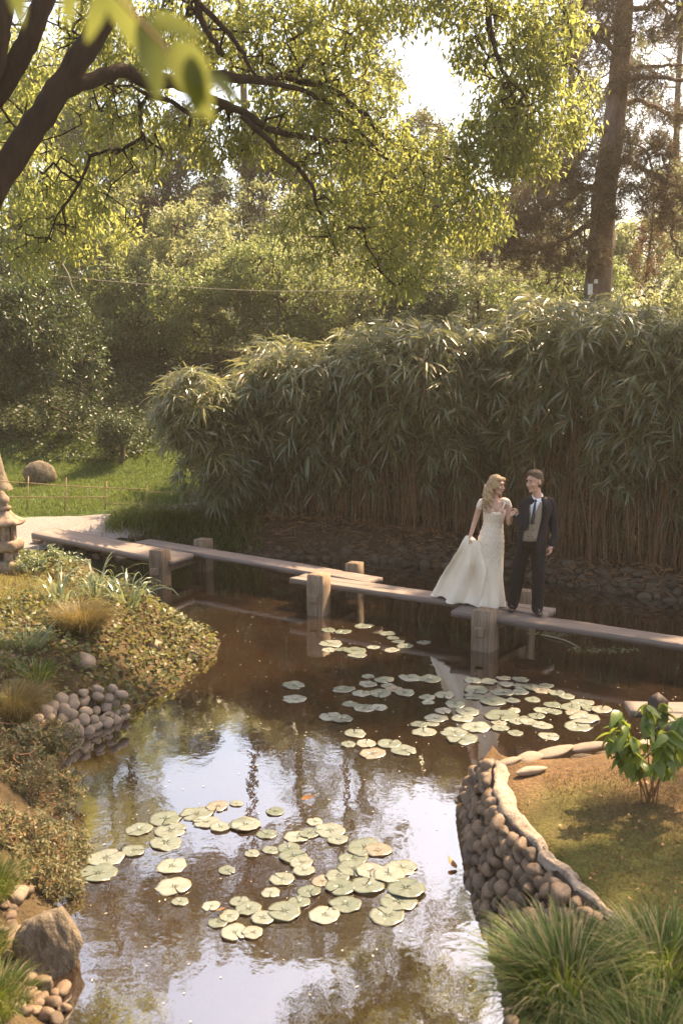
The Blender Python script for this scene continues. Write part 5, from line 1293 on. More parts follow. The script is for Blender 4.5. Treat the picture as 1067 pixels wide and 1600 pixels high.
# ------------------------------------------------------------------ people
class Blob:
    """overlapping rounded shapes that are fused into one continuous surface"""
    def __init__(s): s.V = []; s.Q = []; s.T = []; s.n = 0
    def _add(s, V, q, t):
        s.V.append(V); s.Q.append(np.asarray(q) + s.n); s.T.append(np.asarray(t) + s.n); s.n += len(V)
    def ell(s, c, r, rot=None, nu=20, nv_=12):
        a = np.linspace(0, 2 * np.pi, nu, endpoint=False); b_ = np.linspace(-np.pi / 2, np.pi / 2, nv_ + 1)[1:-1]
        V = np.array([(math.cos(q) * math.cos(p), math.cos(q) * math.sin(p), math.sin(q)) for q in b_ for p in a] + [(0, 0, -1), (0, 0, 1)])
        m_ = len(b_); ii = np.arange(m_ * nu).reshape(m_, nu); jj = np.roll(ii, -1, 1)
        q = np.stack([ii[:-1], jj[:-1], jj[1:], ii[1:]], -1).reshape(-1, 4)
        t = np.concatenate([np.stack([jj[0], ii[0], np.full(nu, m_ * nu)], -1), np.stack([ii[-1], jj[-1], np.full(nu, m_ * nu + 1)], -1)])
        V = V * np.asarray(r)
        if rot is not None: V = V @ np.array(Euler(rot).to_matrix()).T
        s._add(V + np.asarray(c), q, t); return s
    def chain(s, pts, rad, ns=14, smooth=True, flat=1.0):
        """tapering limb along joints, round ends"""
        pts = np.asarray(pts, float); rad = np.asarray(rad, float)
        n = len(pts) * 6
        sp_c = smooth_path(pts, n) if smooth and len(pts) > 2 else np.array([pts[0] + (pts[-1] - pts[0]) * t for t in np.linspace(0, 1, n)])
        rr = np.interp(np.linspace(0, 1, n), np.linspace(0, 1, len(rad)), rad)
        V, q, t = tube_path(sp_c, rr, ns); s._add(V, q, t)
        s.ell(pts[0], (rad[0],) * 3, None, 12, 8); s.ell(pts[-1], (rad[-1],) * 3, None, 12, 8); return s
    def rings(s, R_, n=24):
        """stack of ellipses (cx, cy, z, rx, ry)"""
        a = np.linspace(0, 2 * np.pi, n, endpoint=False)
        V = np.concatenate([np.stack([cx + rx * np.cos(a), cy_ + ry * np.sin(a), np.full(n, z)], -1) for cx, cy_, z, rx, ry in R_] + [[[R_[0][0], R_[0][1], R_[0][2]], [R_[-1][0], R_[-1][1], R_[-1][2]]]])
        k = len(R_); ii = np.arange(k * n).reshape(k, n); jj = np.roll(ii, -1, 1)
        q = np.stack([ii[:-1], jj[:-1], jj[1:], ii[1:]], -1).reshape(-1, 4)
        t = np.concatenate([np.stack([jj[0], ii[0], np.full(n, k * n)], -1), np.stack([ii[-1], jj[-1], np.full(n, k * n + 1)], -1)])
        s._add(V, q, t); return s
    def obj(s, name, mat, parent=None, voxel=.006, smooth=3, deform=None):
        me = npmesh(name, np.concatenate(s.V), [np.concatenate(s.Q), np.concatenate(s.T)], True)
        o = bpy.data.objects.new(name, me); COL.objects.link(o)
        r = o.modifiers.new('r', 'REMESH'); r.mode = 'VOXEL'; r.voxel_size = voxel; r.use_smooth_shade = True
        if smooth: m_ = o.modifiers.new('s', 'SMOOTH'); m_.iterations = smooth; m_.factor = .5
        dg = bpy.context.evaluated_depsgraph_get()
        me2 = bpy.data.meshes.new_from_object(o.evaluated_get(dg))
        COL.objects.unlink(o); bpy.data.objects.remove(o)
        me2.name = name
        if deform:
            co = np.empty(len(me2.vertices) * 3, np.float32); me2.vertices.foreach_get('co', co); co = deform(co.reshape(-1, 3)); me2.vertices.foreach_set('co', co.astype(np.float32).ravel()); me2.update()
        me2.materials.clear()
        for p in me2.polygons: p.use_smooth = True
        return link(name, me2, mat, parent)
def skinmat(name, c0, c1):
    m, nt, out = newmat(name); b = nd(nt, 'ShaderNodeBsdfPrincipled', Roughness=.5)
    b.inputs['Subsurface Weight'].default_value = .1; b.inputs['Subsurface Radius'].default_value = (.01, .004, .002)
    nt.links.new(ramp(nt, [(.3, c0), (.7, c1)], noise_node(nt, 18, 4)), b.inputs['Base Color']); nt.links.new(b.outputs[0], out.inputs[0]); return m
M['skin_w'] = skinmat('skin_w', (.5, .29, .2), (.6, .37, .27)); M['skin_m'] = skinmat('skin_m', (.46, .26, .18), (.56, .33, .24))
M['hair_blonde'] = solid('hair_blonde', [(.3, (.34, .2, .09)), (.55, (.55, .37, .2)), (.75, (.68, .5, .3))], 22, .45, .9, .012, .5, scl=(3, 3, .8))
M['hair_brown'] = solid('hair_brown', [(.3, (.07, .042, .026)), (.7, (.17, .105, .068))], 40, .55, .9, .008, .4, scl=(1, 1, 2))
M['suit'] = solid('suit', [(.3, (.010, .008, .012)), (.7, (.019, .016, .021))], 60, .8, .3, .003, .2)
M['trouser'] = solid('trouser', [(.3, (.006, .005, .006)), (.7, (.012, .010, .011))], 60, .85, .3, .003, .2)
M['waistcoat'] = solid('waistcoat', [(.3, (.22, .17, .125)), (.7, (.32, .26, .2))], 160, .9, .5, .002, .2)
M['shirt'] = solid('shirt', [(.3, (.68, .68, .70)), (.7, (.78, .78, .8))], 30, .7, .2, .003, .3)
M['tie'] = solid('tie', [(.3, (.012, .012, .02)), (.7, (.025, .025, .035))], 60, .5, .1, .001, .4)
M['shoe'] = solid('shoe', [(.3, (.012, .008, .007)), (.7, (.025, .017, .014))], 20, .22, .1, .002, .6)
M['eye'] = solid('eye', [(.3, (.02, .014, .01)), (.7, (.04, .028, .02))], 20, .2, 0)
M['lip_w'] = solid('lip_w', [(.3, (.45, .12, .1)), (.7, (.52, .16, .13))], 20, .4, 0); M['lip_m'] = solid('lip_m', [(.3, (.36, .16, .12)), (.7, (.42, .2, .15))], 20, .5, 0)
M['teeth'] = solid('teeth', [(.3, (.75, .72, .66)), (.7, (.8, .77, .72))], 20, .3, 0)
# lace: ivory satin with a raised floral pattern above, smooth below
def dressmat(name, lace):
    m, nt, out = newmat(name); b = nd(nt, 'ShaderNodeBsdfPrincipled', Roughness=.55); b.inputs['Sheen Weight'].default_value = .3
    vo = nd(nt, 'ShaderNodeTexVoronoi', Scale=52.0); tc = nt.nodes.new('ShaderNodeTexCoord'); nt.links.new(tc.outputs['Object'], vo.inputs['Vector'])
    n2 = noise_node(nt, 60, 4)
    c = ramp(nt, [(.1, (.84, .72, .58)), (.5, (.76, .64, .50)), (.8, (.66, .54, .42))], vo.outputs['Distance']) if lace else ramp(nt, [(.3, (.76, .64, .50)), (.7, (.84, .73, .59))], noise_node(nt, 4, 4))
    nt.links.new(c, b.inputs['Base Color'])
    nt.links.new(bump(nt, vo.outputs['Distance'] if lace else n2, .6 if lace else .2, .006 if lace else .004), b.inputs['Normal'])
    nt.links.new(b.outputs[0], out.inputs[0]); return m
M['lace'] = dressmat('lace', True); M['satin'] = dressmat('satin', False)

def rotz_pts(L, ang, about=(0, 0, 0)):
    c, s = math.cos(ang), math.sin(ang); a = np.array(about)
    return [tuple(np.array([c * (p[0] - a[0]) - s * (p[1] - a[1]), s * (p[0] - a[0]) + c * (p[1] - a[1]), p[2] - a[2]]) + a) for p in L]
class Head:
    """local head frame: face towards -y, centre at the origin, then turned and placed"""
    def __init__(s, c, yaw, pitch=0, roll=0, size=1.0):
        s.c = np.array(c); s.R = np.array((Euler((0, 0, yaw)).to_matrix() @ Euler((pitch, roll, 0)).to_matrix())); s.e = (Euler((0, 0, yaw)).to_matrix() @ Euler((pitch, roll, 0)).to_matrix()).to_euler(); s.k = size
    def p(s, x, y, z): return tuple(s.R @ (np.array((x, y, z)) * s.k) + s.c)
    def r(s, *a): return tuple(v * s.k for v in a)
def build_head(b, h, female):
    j = .92 if female else 1.0
    b.ell(h.p(0, .012, .035), h.r(.074, .094, .088), h.e)             # cranium
    b.ell(h.p(0, -.022, -.015), h.r(.061 * j, .066, .082), h.e)          # face
    b.ell(h.p(0, -.034, -.078), h.r(.043 * j, .046, .036), h.e)          # jaw
    b.ell(h.p(0, -.066, -.094), h.r(.022, .018, .017), h.e)              # chin
    b.chain([h.p(0, -.082, .022), h.p(0, -.096, -.006), h.p(0, -.108, -.024)], [.008 * h.k, .010 * h.k, .0125 * h.k], 10)  # nose
    b.ell(h.p(.011, -.094, -.029), h.r(.008, .011, .007), h.e); b.ell(h.p(-.011, -.094, -.029), h.r(.008, .011, .007), h.e)
    b.ell(h.p(0, -.074, .043), h.r(.046, .018, .012), h.e)               # brow ridge
    for sx in (-1, 1):
        b.ell(h.p(sx * .036, -.064, -.02), h.r(.022, .022, .02), h.e)     # cheek
        b.ell(h.p(sx * .073, .012, -.004), h.r(.008, .02, .032), h.e)       # ear
    b.ell(h.p(0, -.083, -.056), h.r(.022, .013, .012), h.e)              # mouth
def face_bits(parent, h, lip, smile=True, brow='hair_brown'):
    for sx in (-1, 1):
        bl = Blob(); bl.ell(h.p(sx * .029, -.083, .016), h.r(.012, .006, .0055), h.e, 12, 8); bl.obj('eye', M['eye'], parent, .0015, 1)
        bl = Blob(); bl.chain([h.p(sx * .014, -.091, .036), h.p(sx * .03, -.089, .041), h.p(sx * .046, -.078, .034)], [.003, .0035, .002], 8); bl.obj('eyebrow', M[brow], parent, .0015, 1)
    bl = Blob(); bl.chain([h.p(-.024, -.084, -.050), h.p(0, -.097, -.058), h.p(.024, -.084, -.050)], [.003, .0065, .003], 8); bl.obj('lips', M[lip], parent, .0016, 1)
    if smile:
        bl = Blob(); bl.chain([h.p(-.016, -.090, -.0525), h.p(0, -.1005, -.0565), h.p(.016, -.090, -.0525)], [.002, .0035, .002], 8); bl.obj('teeth', M['teeth'], parent, .0012, 1)
def build_hand(b, wrist, palm_dir, side_dir, curl_dir, k=1.0, curl=.8, thumb=1):
    """palm with five fingers: palm_dir along the hand, side_dir across (towards the thumb), curl_dir the way fingers bend"""
    w = np.array(wrist, float); d = nrm(np.array(palm_dir, float)); s_ = np.array(side_dir, float); s_ = nrm(s_ - d * (s_ @ d)); c = nrm(np.array(curl_dir, float) - d * (np.array(curl_dir) @ d))
    pc = w + d * .045 * k
    for t in (-1, -.35, .35, 1):
        b.chain([w + s_ * t * .016 * k, w + d * .085 * k + s_ * t * .031 * k], [.015 * k, .0135 * k], 10)
    for t, L, r_ in ((1, .072, .0088), (.35, .08, .009), (-.35, .075, .0087), (-1, .06, .0078)):
        p0 = w + d * .085 * k + s_ * t * .031 * k
        a1 = curl * .55; a2 = curl * 1.3; a3 = curl * 1.9
        p1 = p0 + (d * math.cos(a1) + c * math.sin(a1)) * L * .42 * k; p2 = p1 + (d * math.cos(a2) + c * math.sin(a2)) * L * .33 * k; p3 = p2 + (d * math.cos(a3) + c * math.sin(a3)) * L * .25 * k
        b.chain([p0, p1, p2, p3], [r_ * k, r_ * k * .97, r_ * k * .9, r_ * k * .8], 8, False) if False else [b.chain([x_, y_], [r_ * k, r_ * k * .92], 8) for x_, y_ in ((p0, p1), (p1, p2), (p2, p3))]
    t0 = w + d * .022 * k + s_ * .03 * k; t1 = t0 + (d * .6 + s_ * .7 * thumb + c * .25) * .038 * k; t2 = t1 + (d * .85 + s_ * .15 + c * .45) * .032 * k
    b.chain([t0, t1], [.0125 * k, .0105 * k], 8); b.chain([t1, t2], [.0105 * k, .0085 * k], 8)
def cloth_noise(co, amp, fr, seed):
    """crease a fused garment"""
    n = amp * (fbm(co[:, 0] * fr + co[:, 2] * fr * .8, co[:, 2] * fr * 1.1 - co[:, 1] * fr, seed, 3))
    d = co - np.array([np.mean(co[:, 0]), np.mean(co[:, 1]), 0]); d[:, 2] = 0
    return co + nrm(d) * n[:, None]

HANDS = Vector((2.215, 12.98, 1.72))                       # where the two hands meet
# ------------------------------------------------------------------ groom
GO = Vector((2.455, 12.96, DECK + .006)); groom = empty('person', GO); tag(groom, 'man in dark suit and beige waistcoat standing on the bridge, looking at the bride', 'person')
hL = np.array(HANDS - GO) + np.array((.035, -.01, .0))
sR, eR, wR = (.205, .03, 1.43), (.275, .07, 1.13), (.235, -.01, .885)
sL, eL = (-.105, -.03, 1.43), (-.145, -.13, 1.15)
wL = tuple(np.array(eL) + (hL - np.array(eL)) * .78)
hipL, kneeL, ankL = (-.105, .03, .92), (-.165, .05, .50), (-.215, .10, .09)
hipR, kneeR, ankR = (.065, .0, .92), (.075, -.07, .50), (.065, -.10, .09)
hd = Head((-.005, -.035, 1.712), -1.0, .12, 0, 1.14)
b = Blob(); build_head(b, hd, False)
b.chain([(.05, .005, 1.46), (.035, -.005, 1.56), (.01, -.01, 1.66)], [.062, .056, .056])
b.rings([(-.02, .01, .86, .14, .10), (-.02, .01, .95, .15, .105), (0, .0, 1.1, .135, .10), (.03, 0, 1.28, .155, .11), (.045, 0, 1.40, .16, .10), (.05, 0, 1.47, .09, .075)])
b.chain([(.1, .01, 1.42), sR, eR, wR], [.07, .058, .045, .03]); b.chain([(0, -.01, 1.42), sL, eL, wL], [.07, .058, .045, .029])
b.chain([hipL, kneeL, ankL], [.082, .056, .04]); b.chain([hipR, kneeR, ankR], [.082, .056, .04])
b.ell((ankL[0] - .012, ankL[1] - .035, .04), (.026, .07, .024), (0, 0, -.35)); b.ell((ankR[0], ankR[1] - .04, .04), (.026, .07, .024), (0, 0, .05))
build_hand(b, wR, (-.12, -.12, -1), (-.5, -.8, 0), (-.8, .35, .1), 1.0, .75)
build_hand(b, wL, hL - np.array(eL), (-.2, -.1, 1), (-1, .1, -.2), 1.0, .9)
b.obj('body', M['skin_m'], groom, .0055, 2)
face_bits(groom, hd, 'lip_m', False)
# hair: short, fuller on top, shaved sides
b = Blob(); b.ell(hd.p(0, .022, .058), hd.r(.079, .093, .077), hd.e); b.ell(hd.p(0, -.02, .108), hd.r(.06, .058, .032), hd.e); b.ell(hd.p(0, .045, .005), hd.r(.079, .068, .086), hd.e)
b.chain([hd.p(-.045, -.052, .092), hd.p(0, -.062, .108), hd.p(.045, -.052, .094)], [.016, .02, .016])
hs = b.obj('hair', M['hair_brown'], groom, .0045, 1, lambda co: co + rand_dirs(len(co)) * .003)
# trousers and jacket
b = Blob(); b.chain([(-.085, .02, 1.0), hipL, (kneeL[0], kneeL[1] + .01, kneeL[2]), (ankL[0], ankL[1], .075)], [.095, .105, .086, .074], 18)
b.chain([(.05, .02, 1.0), hipR, (kneeR[0], kneeR[1] + .01, kneeR[2]), (ankR[0], ankR[1], .075)], [.095, .105, .086, .074], 18); b.rings([(-.02, .012, .86, .165, .12), (-.02, .012, .95, .165, .122), (-.012, .01, 1.05, .155, .118)])
b.obj('trousers', M['trouser'], groom, .008, 3, lambda co: cloth_noise(co, .011, 19, 4))
for i, (a_, yaw) in enumerate(((ankL, -.35), (ankR, .05))):
    b = Blob(); f = np.array((-math.sin(-yaw), -math.cos(yaw), 0)); a0 = np.array((a_[0], a_[1], 0))
    b.ell(tuple(a0 + np.array((0, .0, .045)) - f * .02), (.042, .06, .042), (0, 0, yaw)); b.ell(tuple(a0 + f * .085 + np.array((0, 0, .034))), (.046, .105, .034), (0, 0, yaw)); b.ell(tuple(a0 + f * .03 + np.array((0, 0, .06))), (.038, .06, .042), (0, 0, yaw))
    sh = b.obj('shoe', M['shoe'], groom, .006, 3, lambda co: np.stack([co[:, 0], co[:, 1], np.maximum(co[:, 2], .002)], -1))
def shell(name, mat, rings_, a0, a1, parent, n=40, thick=.008, yaw=0.0, fold=0.0, seed=0):
    """open garment: stacked ellipse arcs from angle a0(z) round the back to a1(z); angle 0 = front (-y)"""
    V = []; k = len(rings_)
    for i, (cx, cy_, z, rx, ry, o0, o1) in enumerate(rings_):
        a = np.linspace(o0, 2 * np.pi - o1, n) + yaw
        r_ = 1 + fold * fbm(a * 2, a * 0 + z * 4, seed, 2)
        V.append(np.stack([cx + rx * r_ * np.sin(a), cy_ - ry * r_ * np.cos(a), np.full(n, z)], -1))
    ii = np.arange(k * n).reshape(k, n)
    q = np.stack([ii[:-1, :-1], ii[:-1, 1:], ii[1:, 1:], ii[1:, :-1]], -1).reshape(-1, 4)
    o = link(name, npmesh(name, np.concatenate(V), [q], True, mat), None, parent)
    m_ = o.modifiers.new('t', 'SOLIDIFY'); m_.thickness = thick; m_.offset = 0
    return o
JY = -.38                                              # torso turned towards the bride
# jacket: body shell with the fronts open over the waistcoat; angles measured from the turned front
JR = [(-.02, .01, .80, .185, .145, .62, .50), (-.02, .01, .92, .18, .145, .58, .45), (-.005, .008, 1.05, .172, .138, .68, .50), (.01, .0, 1.15, .172, .136, .70, .46), (.03, 0, 1.28, .18, .14, .70, .42), (.045, 0, 1.38, .185, .135, .60, .34), (.05, .005, 1.445, .17, .118, .62, .42), (.05, .012, 1.485, .11, .09, .70, .60), (.05, .018, 1.515, .073, .072, .85, .80)]
shell('jacket', M['suit'], JR, 0, 0, groom, 48, .012, JY, .012, 3)
b = Blob(); b.chain([(.12, .015, 1.43), sR, ((sR[0] + eR[0]) / 2 + .01, .05, 1.28), eR, (.285, .035, 1.0), (wR[0] + .005, wR[1] + .005, wR[2] + .02)], [.072, .073, .067, .061, .055, .05], 16); b.obj('sleeve', M['suit'], groom, .008, 3, lambda co: cloth_noise(co, .005, 30, 8))
b = Blob(); b.chain([(.0, .0, 1.43), sL, ((sL[0] + eL[0]) / 2, -.08, 1.28), eL], [.072, .072, .067, .061], 16); b.chain([eL, tuple(np.array(eL) * .5 + np.array(wL) * .5), tuple(np.array(eL) * .1 + np.array(wL) * .9)], [.061, .055, .048], 16); b.obj('sleeve', M['suit'], groom, .008, 3, lambda co: cloth_noise(co, .005, 30, 9))
for w_, e_ in ((wR, eR), (wL, eL)):
    w_ = np.array(w_); e_ = np.array(e_); d = nrm(e_ - w_); b = Blob(); b.chain([w_ + d * .045, w_ - d * .004], [.038, .036], 14); b.obj('cuff', M['shirt'], groom, .005, 1)
# waistcoat, shirt, tie, collar
WR = [(-.02, .008, .955, .158, .128, 0, 0), (-.01, .006, 1.02, .155, .126, 0, 0), (.0, .002, 1.1, .15, .122, 0, 0), (.012, 0, 1.17, .152, .122, .0, .0), (.022, 0, 1.24, .16, .126, .10, .10), (.034, 0, 1.33, .17, .126, .20, .20), (.045, 0, 1.41, .17, .12, .30, .30), (.05, .005, 1.455, .14, .10, .38, .38)]
shell('waistcoat', M['waistcoat'], WR, 0, 0, groom, 48, .006, JY + .02, 0, 2)
b = Blob(); b.rings([(0, .004, 1.05, .14, .112), (.012, .002, 1.17, .142, .112), (.03, 0, 1.33, .158, .116), (.045, 0, 1.42, .155, .108), (.05, .004, 1.465, .1, .085), (.045, .002, 1.50, .068, .066)]); b.obj('shirt', M['shirt'], groom, .007, 2)
b = Blob()
b.chain([(-.005, -.052, 1.495), (.05, -.07, 1.475), (.1, -.02, 1.515), (.1, .04, 1.545), (.045, .06, 1.55), (-.01, .02, 1.53), (-.005, -.052, 1.495)], [.013] * 7, 10); b.obj('collar', M['shirt'], groom, .005, 1)
c_, s_ = math.cos(JY), math.sin(JY)
def front(u, z, ry=.128, cx=.03): return np.array((cx + s_ * ry * 1.0 + c_ * u, -c_ * ry + s_ * u, z))
b = Blob(); b.chain([front(0, 1.475, .082, .04), front(0, 1.455, .092, .038)], [.018, .013], 10); b.chain([front(0, 1.45, .098, .038), front(0, 1.38, .124, .034), front(.0, 1.28, .134, .026), front(0, 1.2, .134, .015)], [.012, .017, .022, .024], 10)
b.obj('tie', M['tie'], groom, .005, 1)
for i in range(3):
    for sx in (-1, 1):
        p = front(sx * (.036 - .004 * i), 1.19 - i * .085, .134 - .002 * i, .012 - .011 * i); bl = Blob(); bl.ell(tuple(p), (.0095, .007, .0095), None, 10, 6); bl.obj('button', M['tie'], groom, .0025, 1)
# lapels folded back along the two front edges
JA = np.array(JR)
for sx in (-1, 1):
    V = []
    for z, w in ((1.10, .0), (1.17, .16), (1.26, .34), (1.34, .46), (1.40, .50), (1.425, .30), (1.47, .34), (1.50, .25)):
        cx, cy_, rx, ry, o0, o1 = [np.interp(z, JA[:, 2], JA[:, k]) for k in (0, 1, 3, 4, 5, 6)]
        e0 = (o0 if sx > 0 else o1)
        for a_, off in ((e0 - .02, .004), (e0 + w * .5, .016), (e0 + w, .010)):
            an = sx * a_ + JY; V.append((cx + (rx + off) * math.sin(an), cy_ - (ry + off) * math.cos(an), z))
    q = [(3 * i + j, 3 * i + j + 1, 3 * i + j + 4, 3 * i + j + 3) for i in range(7) for j in range(2)]
    o = link('lapel', npmesh('lapel', V, [np.array(q)], True, M['trouser']), None, groom); m_ = o.modifiers.new('t', 'SOLIDIFY'); m_.thickness = .005

# ------------------------------------------------------------------ bride
BO = Vector((1.98, 13.34, DECK + .006)); bride = empty('person', BO); bride.scale = (1.02,) * 3; tag(bride, 'bride in ivory lace gown holding up her train on the bridge beside the man', 'person')
hR_ = np.array(HANDS - BO) / 1.02 + np.array((-.03, .0, .0))
hd = Head((.055, -.03, 1.585), .85, .10, .06, 1.0)
sLb, eLb, wLb = (-.135, .0, 1.355), (-.215, .03, 1.10), (-.285, -.05, .905)
sRb, eRb = (.185, -.01, 1.36), (.215, -.07, 1.105); wRb = tuple(np.array(eRb) + (hR_ - np.array(eRb)) * .76)
b = Blob(); build_head(b, hd, True)
b.chain([(.03, .01, 1.34), (.035, .005, 1.44), (.047, -.008, 1.53)], [.06, .046, .046])
b.rings([(0, 0, .86, .155, .12), (.01, 0, .97, .135, .105), (.02, 0, 1.09, .112, .088), (.03, 0, 1.2, .13, .1), (.03, 0, 1.3, .14, .095), (.028, .005, 1.37, .13, .075), (.03, .01, 1.41, .07, .055)])
for sx in (-1, 1): b.ell((.033 + sx * .058, -.075, 1.245), (.058, .05, .056))
b.chain([(-.05, 0, 1.37), sLb, eLb, wLb], [.05, .043, .034, .022]); b.chain([(.1, 0, 1.37), sRb, eRb, wRb], [.05, .043, .034, .022])
b.chain([(-.06, 0, .88), (-.05, -.02, .48), (-.05, 0, .1)], [.085, .055, .036]); b.chain([(.06, 0, .88), (.06, -.02, .48), (.06, 0, .1)], [.085, .055, .036])
b.ell((-.05, -.05, .06), (.032, .085, .028), (.3, 0, 0)); b.ell((.06, -.05, .06), (.032, .085, .028), (.3, 0, 0))
build_hand(b, wLb, (-.18, -.1, -1), (.2, -1, 0), (.9, .1, .2), .88, 1.0); build_hand(b, wRb, hR_ - np.array(eRb), (.1, -.2, 1), (1, -.3, .2), .88, .9)
b.obj('body', M['skin_w'], bride, .005, 2)
face_bits(bride, hd, 'lip_w', True, 'hair_blonde')
# hair swept to the viewer's left in loose curls
b = Blob(); b.ell(hd.p(0, .03, .052), hd.r(.088, .096, .086), hd.e); b.ell(hd.p(-.005, .08, .0), hd.r(.072, .065, .08), hd.e); b.ell(hd.p(-.04, -.035, .088), hd.r(.04, .055, .032), hd.e); b.ell(hd.p(.04, -.04, .085), hd.r(.038, .05, .03), hd.e)
b.ell(hd.p(-.068, -.01, .01), hd.r(.02, .05, .06), hd.e); b.ell(hd.p(.07, .01, .0), hd.r(.018, .045, .06), hd.e)
b.ell((-.02, .0, 1.56), (.055, .065, .07)); 
r = np.random.default_rng(5)
for k in range(20):
    x0, y0 = -.06 + r.normal(0, .028), -.02 + r.normal(0, .035); z0 = 1.56 + r.normal(0, .03); Lh = r.uniform(.17, .31); ph = r.uniform(0, 6.28); tt = np.linspace(0, 1, 9); am = .014 + .014 * tt
    pts_ = np.stack([x0 - .03 * tt + .02 * np.sin(tt * 3) + am * np.cos(ph + tt * 11), y0 - .055 * tt + am * np.sin(ph + tt * 11), z0 - Lh * tt], -1)
    b.chain([tuple(p) for p in pts_], np.interp(tt, [0, .4, 1], [.018, .016, .005]), 8)
for k in range(4):
    ph = r.uniform(0, 6.28); tt = np.linspace(0, 1, 7); x0, y0 = .115 + r.normal(0, .006), .0 + r.normal(0, .012)
    b.chain([tuple(p) for p in np.stack([x0 + .012 * np.cos(ph + tt * 9), y0 + .012 * np.sin(ph + tt * 9), 1.545 - .11 * tt], -1)], [.01, .008, .004], 8)
b.obj('hair', M['hair_blonde'], bride, .0045, 1, lambda co: co + rand_dirs(len(co)) * .0022)
b = Blob()
for k in range(7): a = k * .9; b.ell((-.03 + .026 * math.cos(a) * (k > 0), -.045 + .01 * math.sin(k * 2), 1.60 + .026 * math.sin(a) * (k > 0)), (.016, .012, .016))
b.obj('hair_flower', M['petal'], bride, .004, 1)
# gown: fitted lace bodice and skirt, sweetheart neckline
GR = [(-.02, .01, .0, .215, .22), (-.015, .005, .06, .205, .21), (-.005, 0, .2, .18, .185), (.0, 0, .36, .165, .165), (.005, 0, .5, .158, .152), (.0, 0, .64, .165, .15), (-.005, 0, .76, .173, .15), (-.005, 0, .86, .173, .148), (.003, 0, .96, .155, .132), (.015, 0, 1.05, .135, .112), (.02, -.002, 1.1, .128, .106), (.028, -.006, 1.17, .14, .12), (.033, -.012, 1.235, .15, .128), (.033, -.01, 1.285, .146, .118)]
n = 72; a = np.linspace(0, 2 * np.pi, n, endpoint=False); V = []
zs = np.linspace(0, len(GR) - 1, 64)
GA = np.array(GR)
for s in zs:
    cx, cy_, z, rx, ry = [np.interp(s, range(len(GR)), GA[:, k]) for k in range(5)]
    fl_ = sstep((.55 - z) / .5); fold_ = 1 + fl_ * (.11 * np.sin(a * 7 + .6 * np.sin(z * 6)) + .05 * np.sin(a * 12 + 2)) + .008 * np.sin(a * 3 + z * 70) * (z > .8) * (z < 1.1)
    fr = -np.cos(a)                                     # +1 at the front (-y)
    ruch = .0028 * np.sin(z * 95 + 2.5 * np.sin(a) ) * sstep((z - .62) / .2) * sstep((1.12 - z) / .1)
    zz = np.full(n, z)
    if z > 1.2:
        k_ = (z - 1.2) / .085; ang = np.sin(a)
        zz = z + k_ * (.028 * np.exp(-((np.abs(ang) - .42) / .25) ** 2) * (fr > 0) - .035 * np.exp(-(ang / .16) ** 2) * (fr > 0) - .04 * (fr < 0) * (1 - np.abs(ang)))
    bust = .022 * np.exp(-((z - 1.225) / .05) ** 2) * (np.exp(-((np.sin(a) - .42) / .3) ** 2) + np.exp(-((np.sin(a) + .42) / .3) ** 2)) * (fr > 0)
    V.append(np.stack([cx + (rx + ruch) * fold_ * np.sin(a), cy_ - (ry + ruch + bust) * fold_ * np.cos(a), np.maximum(zz, .004)], -1))
ii = np.arange(64 * n).reshape(64, n); jj = np.roll(ii, -1, 1); q = np.stack([ii[:-1], jj[:-1], jj[1:], ii[1:]], -1).reshape(-1, 4)
zc_ = np.concatenate(V)[q[:, 0], 2]
me = npmesh('gown', np.concatenate(V), [q], True); me.materials.append(M['lace']); me.materials.append(M['satin'])
me.polygons.foreach_set('material_index', (zc_ < .58 + .07 * np.sin(np.arange(len(q)) % n / n * 6.283 * 9)).astype(np.int32)); me.update()
o = link('gown', me, None, bride); m_ = o.modifiers.new('t', 'SOLIDIFY'); m_.thickness = .005
# cap sleeves and straps
for sx, sh in ((-1, sLb), (1, sRb)):
    b = Blob(); b.chain([(sh[0] - sx * .045, sh[1], sh[2] + .02), (sh[0], sh[1], sh[2] + .004), (sh[0] + sx * .028, sh[1], sh[2] - .05)], [.044, .048, .043], 14)
    b.chain([(.033 + sx * .085, -.095, 1.29), (.033 + sx * .115, -.06, 1.35), (.033 + sx * .12, -.01, 1.395)], [.012, .014, .02], 10); b.obj('cap_sleeve', M['lace'], bride, .005, 2)
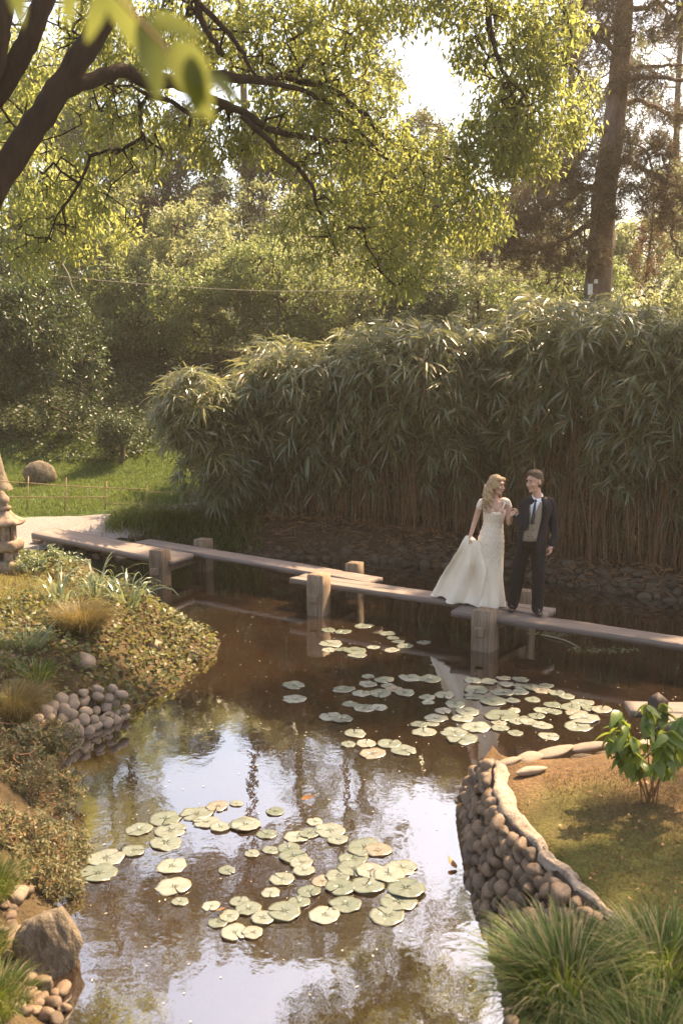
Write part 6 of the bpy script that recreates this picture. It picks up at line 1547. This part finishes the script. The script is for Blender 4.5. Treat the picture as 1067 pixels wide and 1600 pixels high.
# train gathered in her hand and spreading along the planks
n = 90; K_ = 44; V = []; a = np.linspace(0, 2 * np.pi, n, endpoint=False)
for i in range(K_):
    t = i / (K_ - 1); z = .90 * (1 - t) ** .92
    L_ = np.interp(t, [0, .06, .2, .5, .75, .93, 1], [-.335, -.37, -.41, -.50, -.58, -.65, -.68]); R__ = np.interp(t, [0, .08, .25, .6, 1], [-.20, -.10, -.04, -.05, -.08])
    cx = (L_ + R__) / 2; rx = (R__ - L_) / 2; ry = np.interp(t, [0, .1, .4, .8, 1], [.03, .08, .16, .2, .22])
    fold_ = 1 + np.interp(t, [0, .2, 1], [.05, .14, .2]) * np.sin(a * 6 + 1.5 * t + .7 * np.sin(a)) * 1.0 + np.interp(t, [0, .3, 1], [.02, .05, .08]) * (1 - 2.2 * np.abs(np.sin(a * 4.5 + 2.2 * t + .8 * np.sin(a * 2)))) + .03 * t * np.sin(a * 13 + 3 * t)
    x_ = cx + rx * np.cos(a) * fold_; y_ = ry * np.sin(a) * fold_
    ysh = np.where(x_ < -.12, -.78 * (x_ + .12), 0) * sstep(t * 1.3) + np.interp(t, [0, .3, 1], [-.035, .0, .0])
    phi_ = (x_ + .27) / (t + .18); y_ = y_ + .045 * sstep(t * 1.6) * np.sin(phi_ * 17 + .5) + .02 * t * np.sin(phi_ * 37)
    zz = z + (.03 * np.sin(a * 5 + 2) + .02 * np.sin(a * 9)) * (t > .8) * (t - .8) * 4
    top_dip = np.interp(t, [0, .15], [1, 0]) * (.05 * np.cos(a * 1) * -1)
    V.append(np.stack([x_, y_ + ysh, np.maximum(zz + top_dip * .6, .004 + .012 * (1 + np.sin(a * 7)) * (t > .9))], -1))
V = np.concatenate(V); ii = np.arange(K_ * n).reshape(K_, n); jj = np.roll(ii, -1, 1); q = np.stack([ii[:-1], ii[1:], jj[1:], jj[:-1]], -1).reshape(-1, 4)
V = np.concatenate([V, [[-.27, -.03, .93]]]); t3 = np.stack([ii[0], jj[0], np.full(n, len(V) - 1)], -1)
o = link('train', npmesh('train', V, [q, t3], True, M['satin']), None, bride)

# ------------------------------------------------------------------ sunlit haze in the garden air
hm, nt, out = newmat('haze')
pv = nd(nt, 'ShaderNodeVolumePrincipled')
pv.inputs['Color'].default_value = (1.0, .9, .78, 1)
pv.inputs['Density'].default_value = .0010
pv.inputs['Anisotropy'].default_value = .35
nt.links.new(pv.outputs[0], out.inputs['Volume'])
bm = bmesh.new(); bevel_box(bm, Matrix.Translation((0, 30, 14.5)), (140, 100, 31.2), 0)
tag(bmobj('haze', bm, hm), 'thin warm haze filling the garden air', 'haze', kind='stuff')

# ------------------------------------------------------------------ pieces of parts go under their part
def under(root, part, names):
    kids = [c for c in root.children]
    p = [c for c in kids if c.name.split('.')[0] == part][0]
    for c in kids:
        if c is not p and c.name.split('.')[0] in names: c.parent = p
under(groom, 'jacket', ('sleeve', 'lapel')); under(groom, 'waistcoat', ('button',)); under(groom, 'shirt', ('collar', 'cuff', 'tie'))
under(groom, 'body', ('eye', 'eyebrow', 'lips')); under(bride, 'body', ('eye', 'eyebrow', 'lips', 'teeth'))
under(bride, 'gown', ('train', 'cap_sleeve')); under(bride, 'hair', ('hair_flower',))
under(lan, 'roof', ('finial',)); under(lan, 'light_box', ('pillar',)); under(lan, 'foot', ('leg',))
under(pine, 'trunk', ('limb', 'label_tag')); under(tr_, 'trunk', ('limb',)); under(sap, 'stem', ('leaf',))
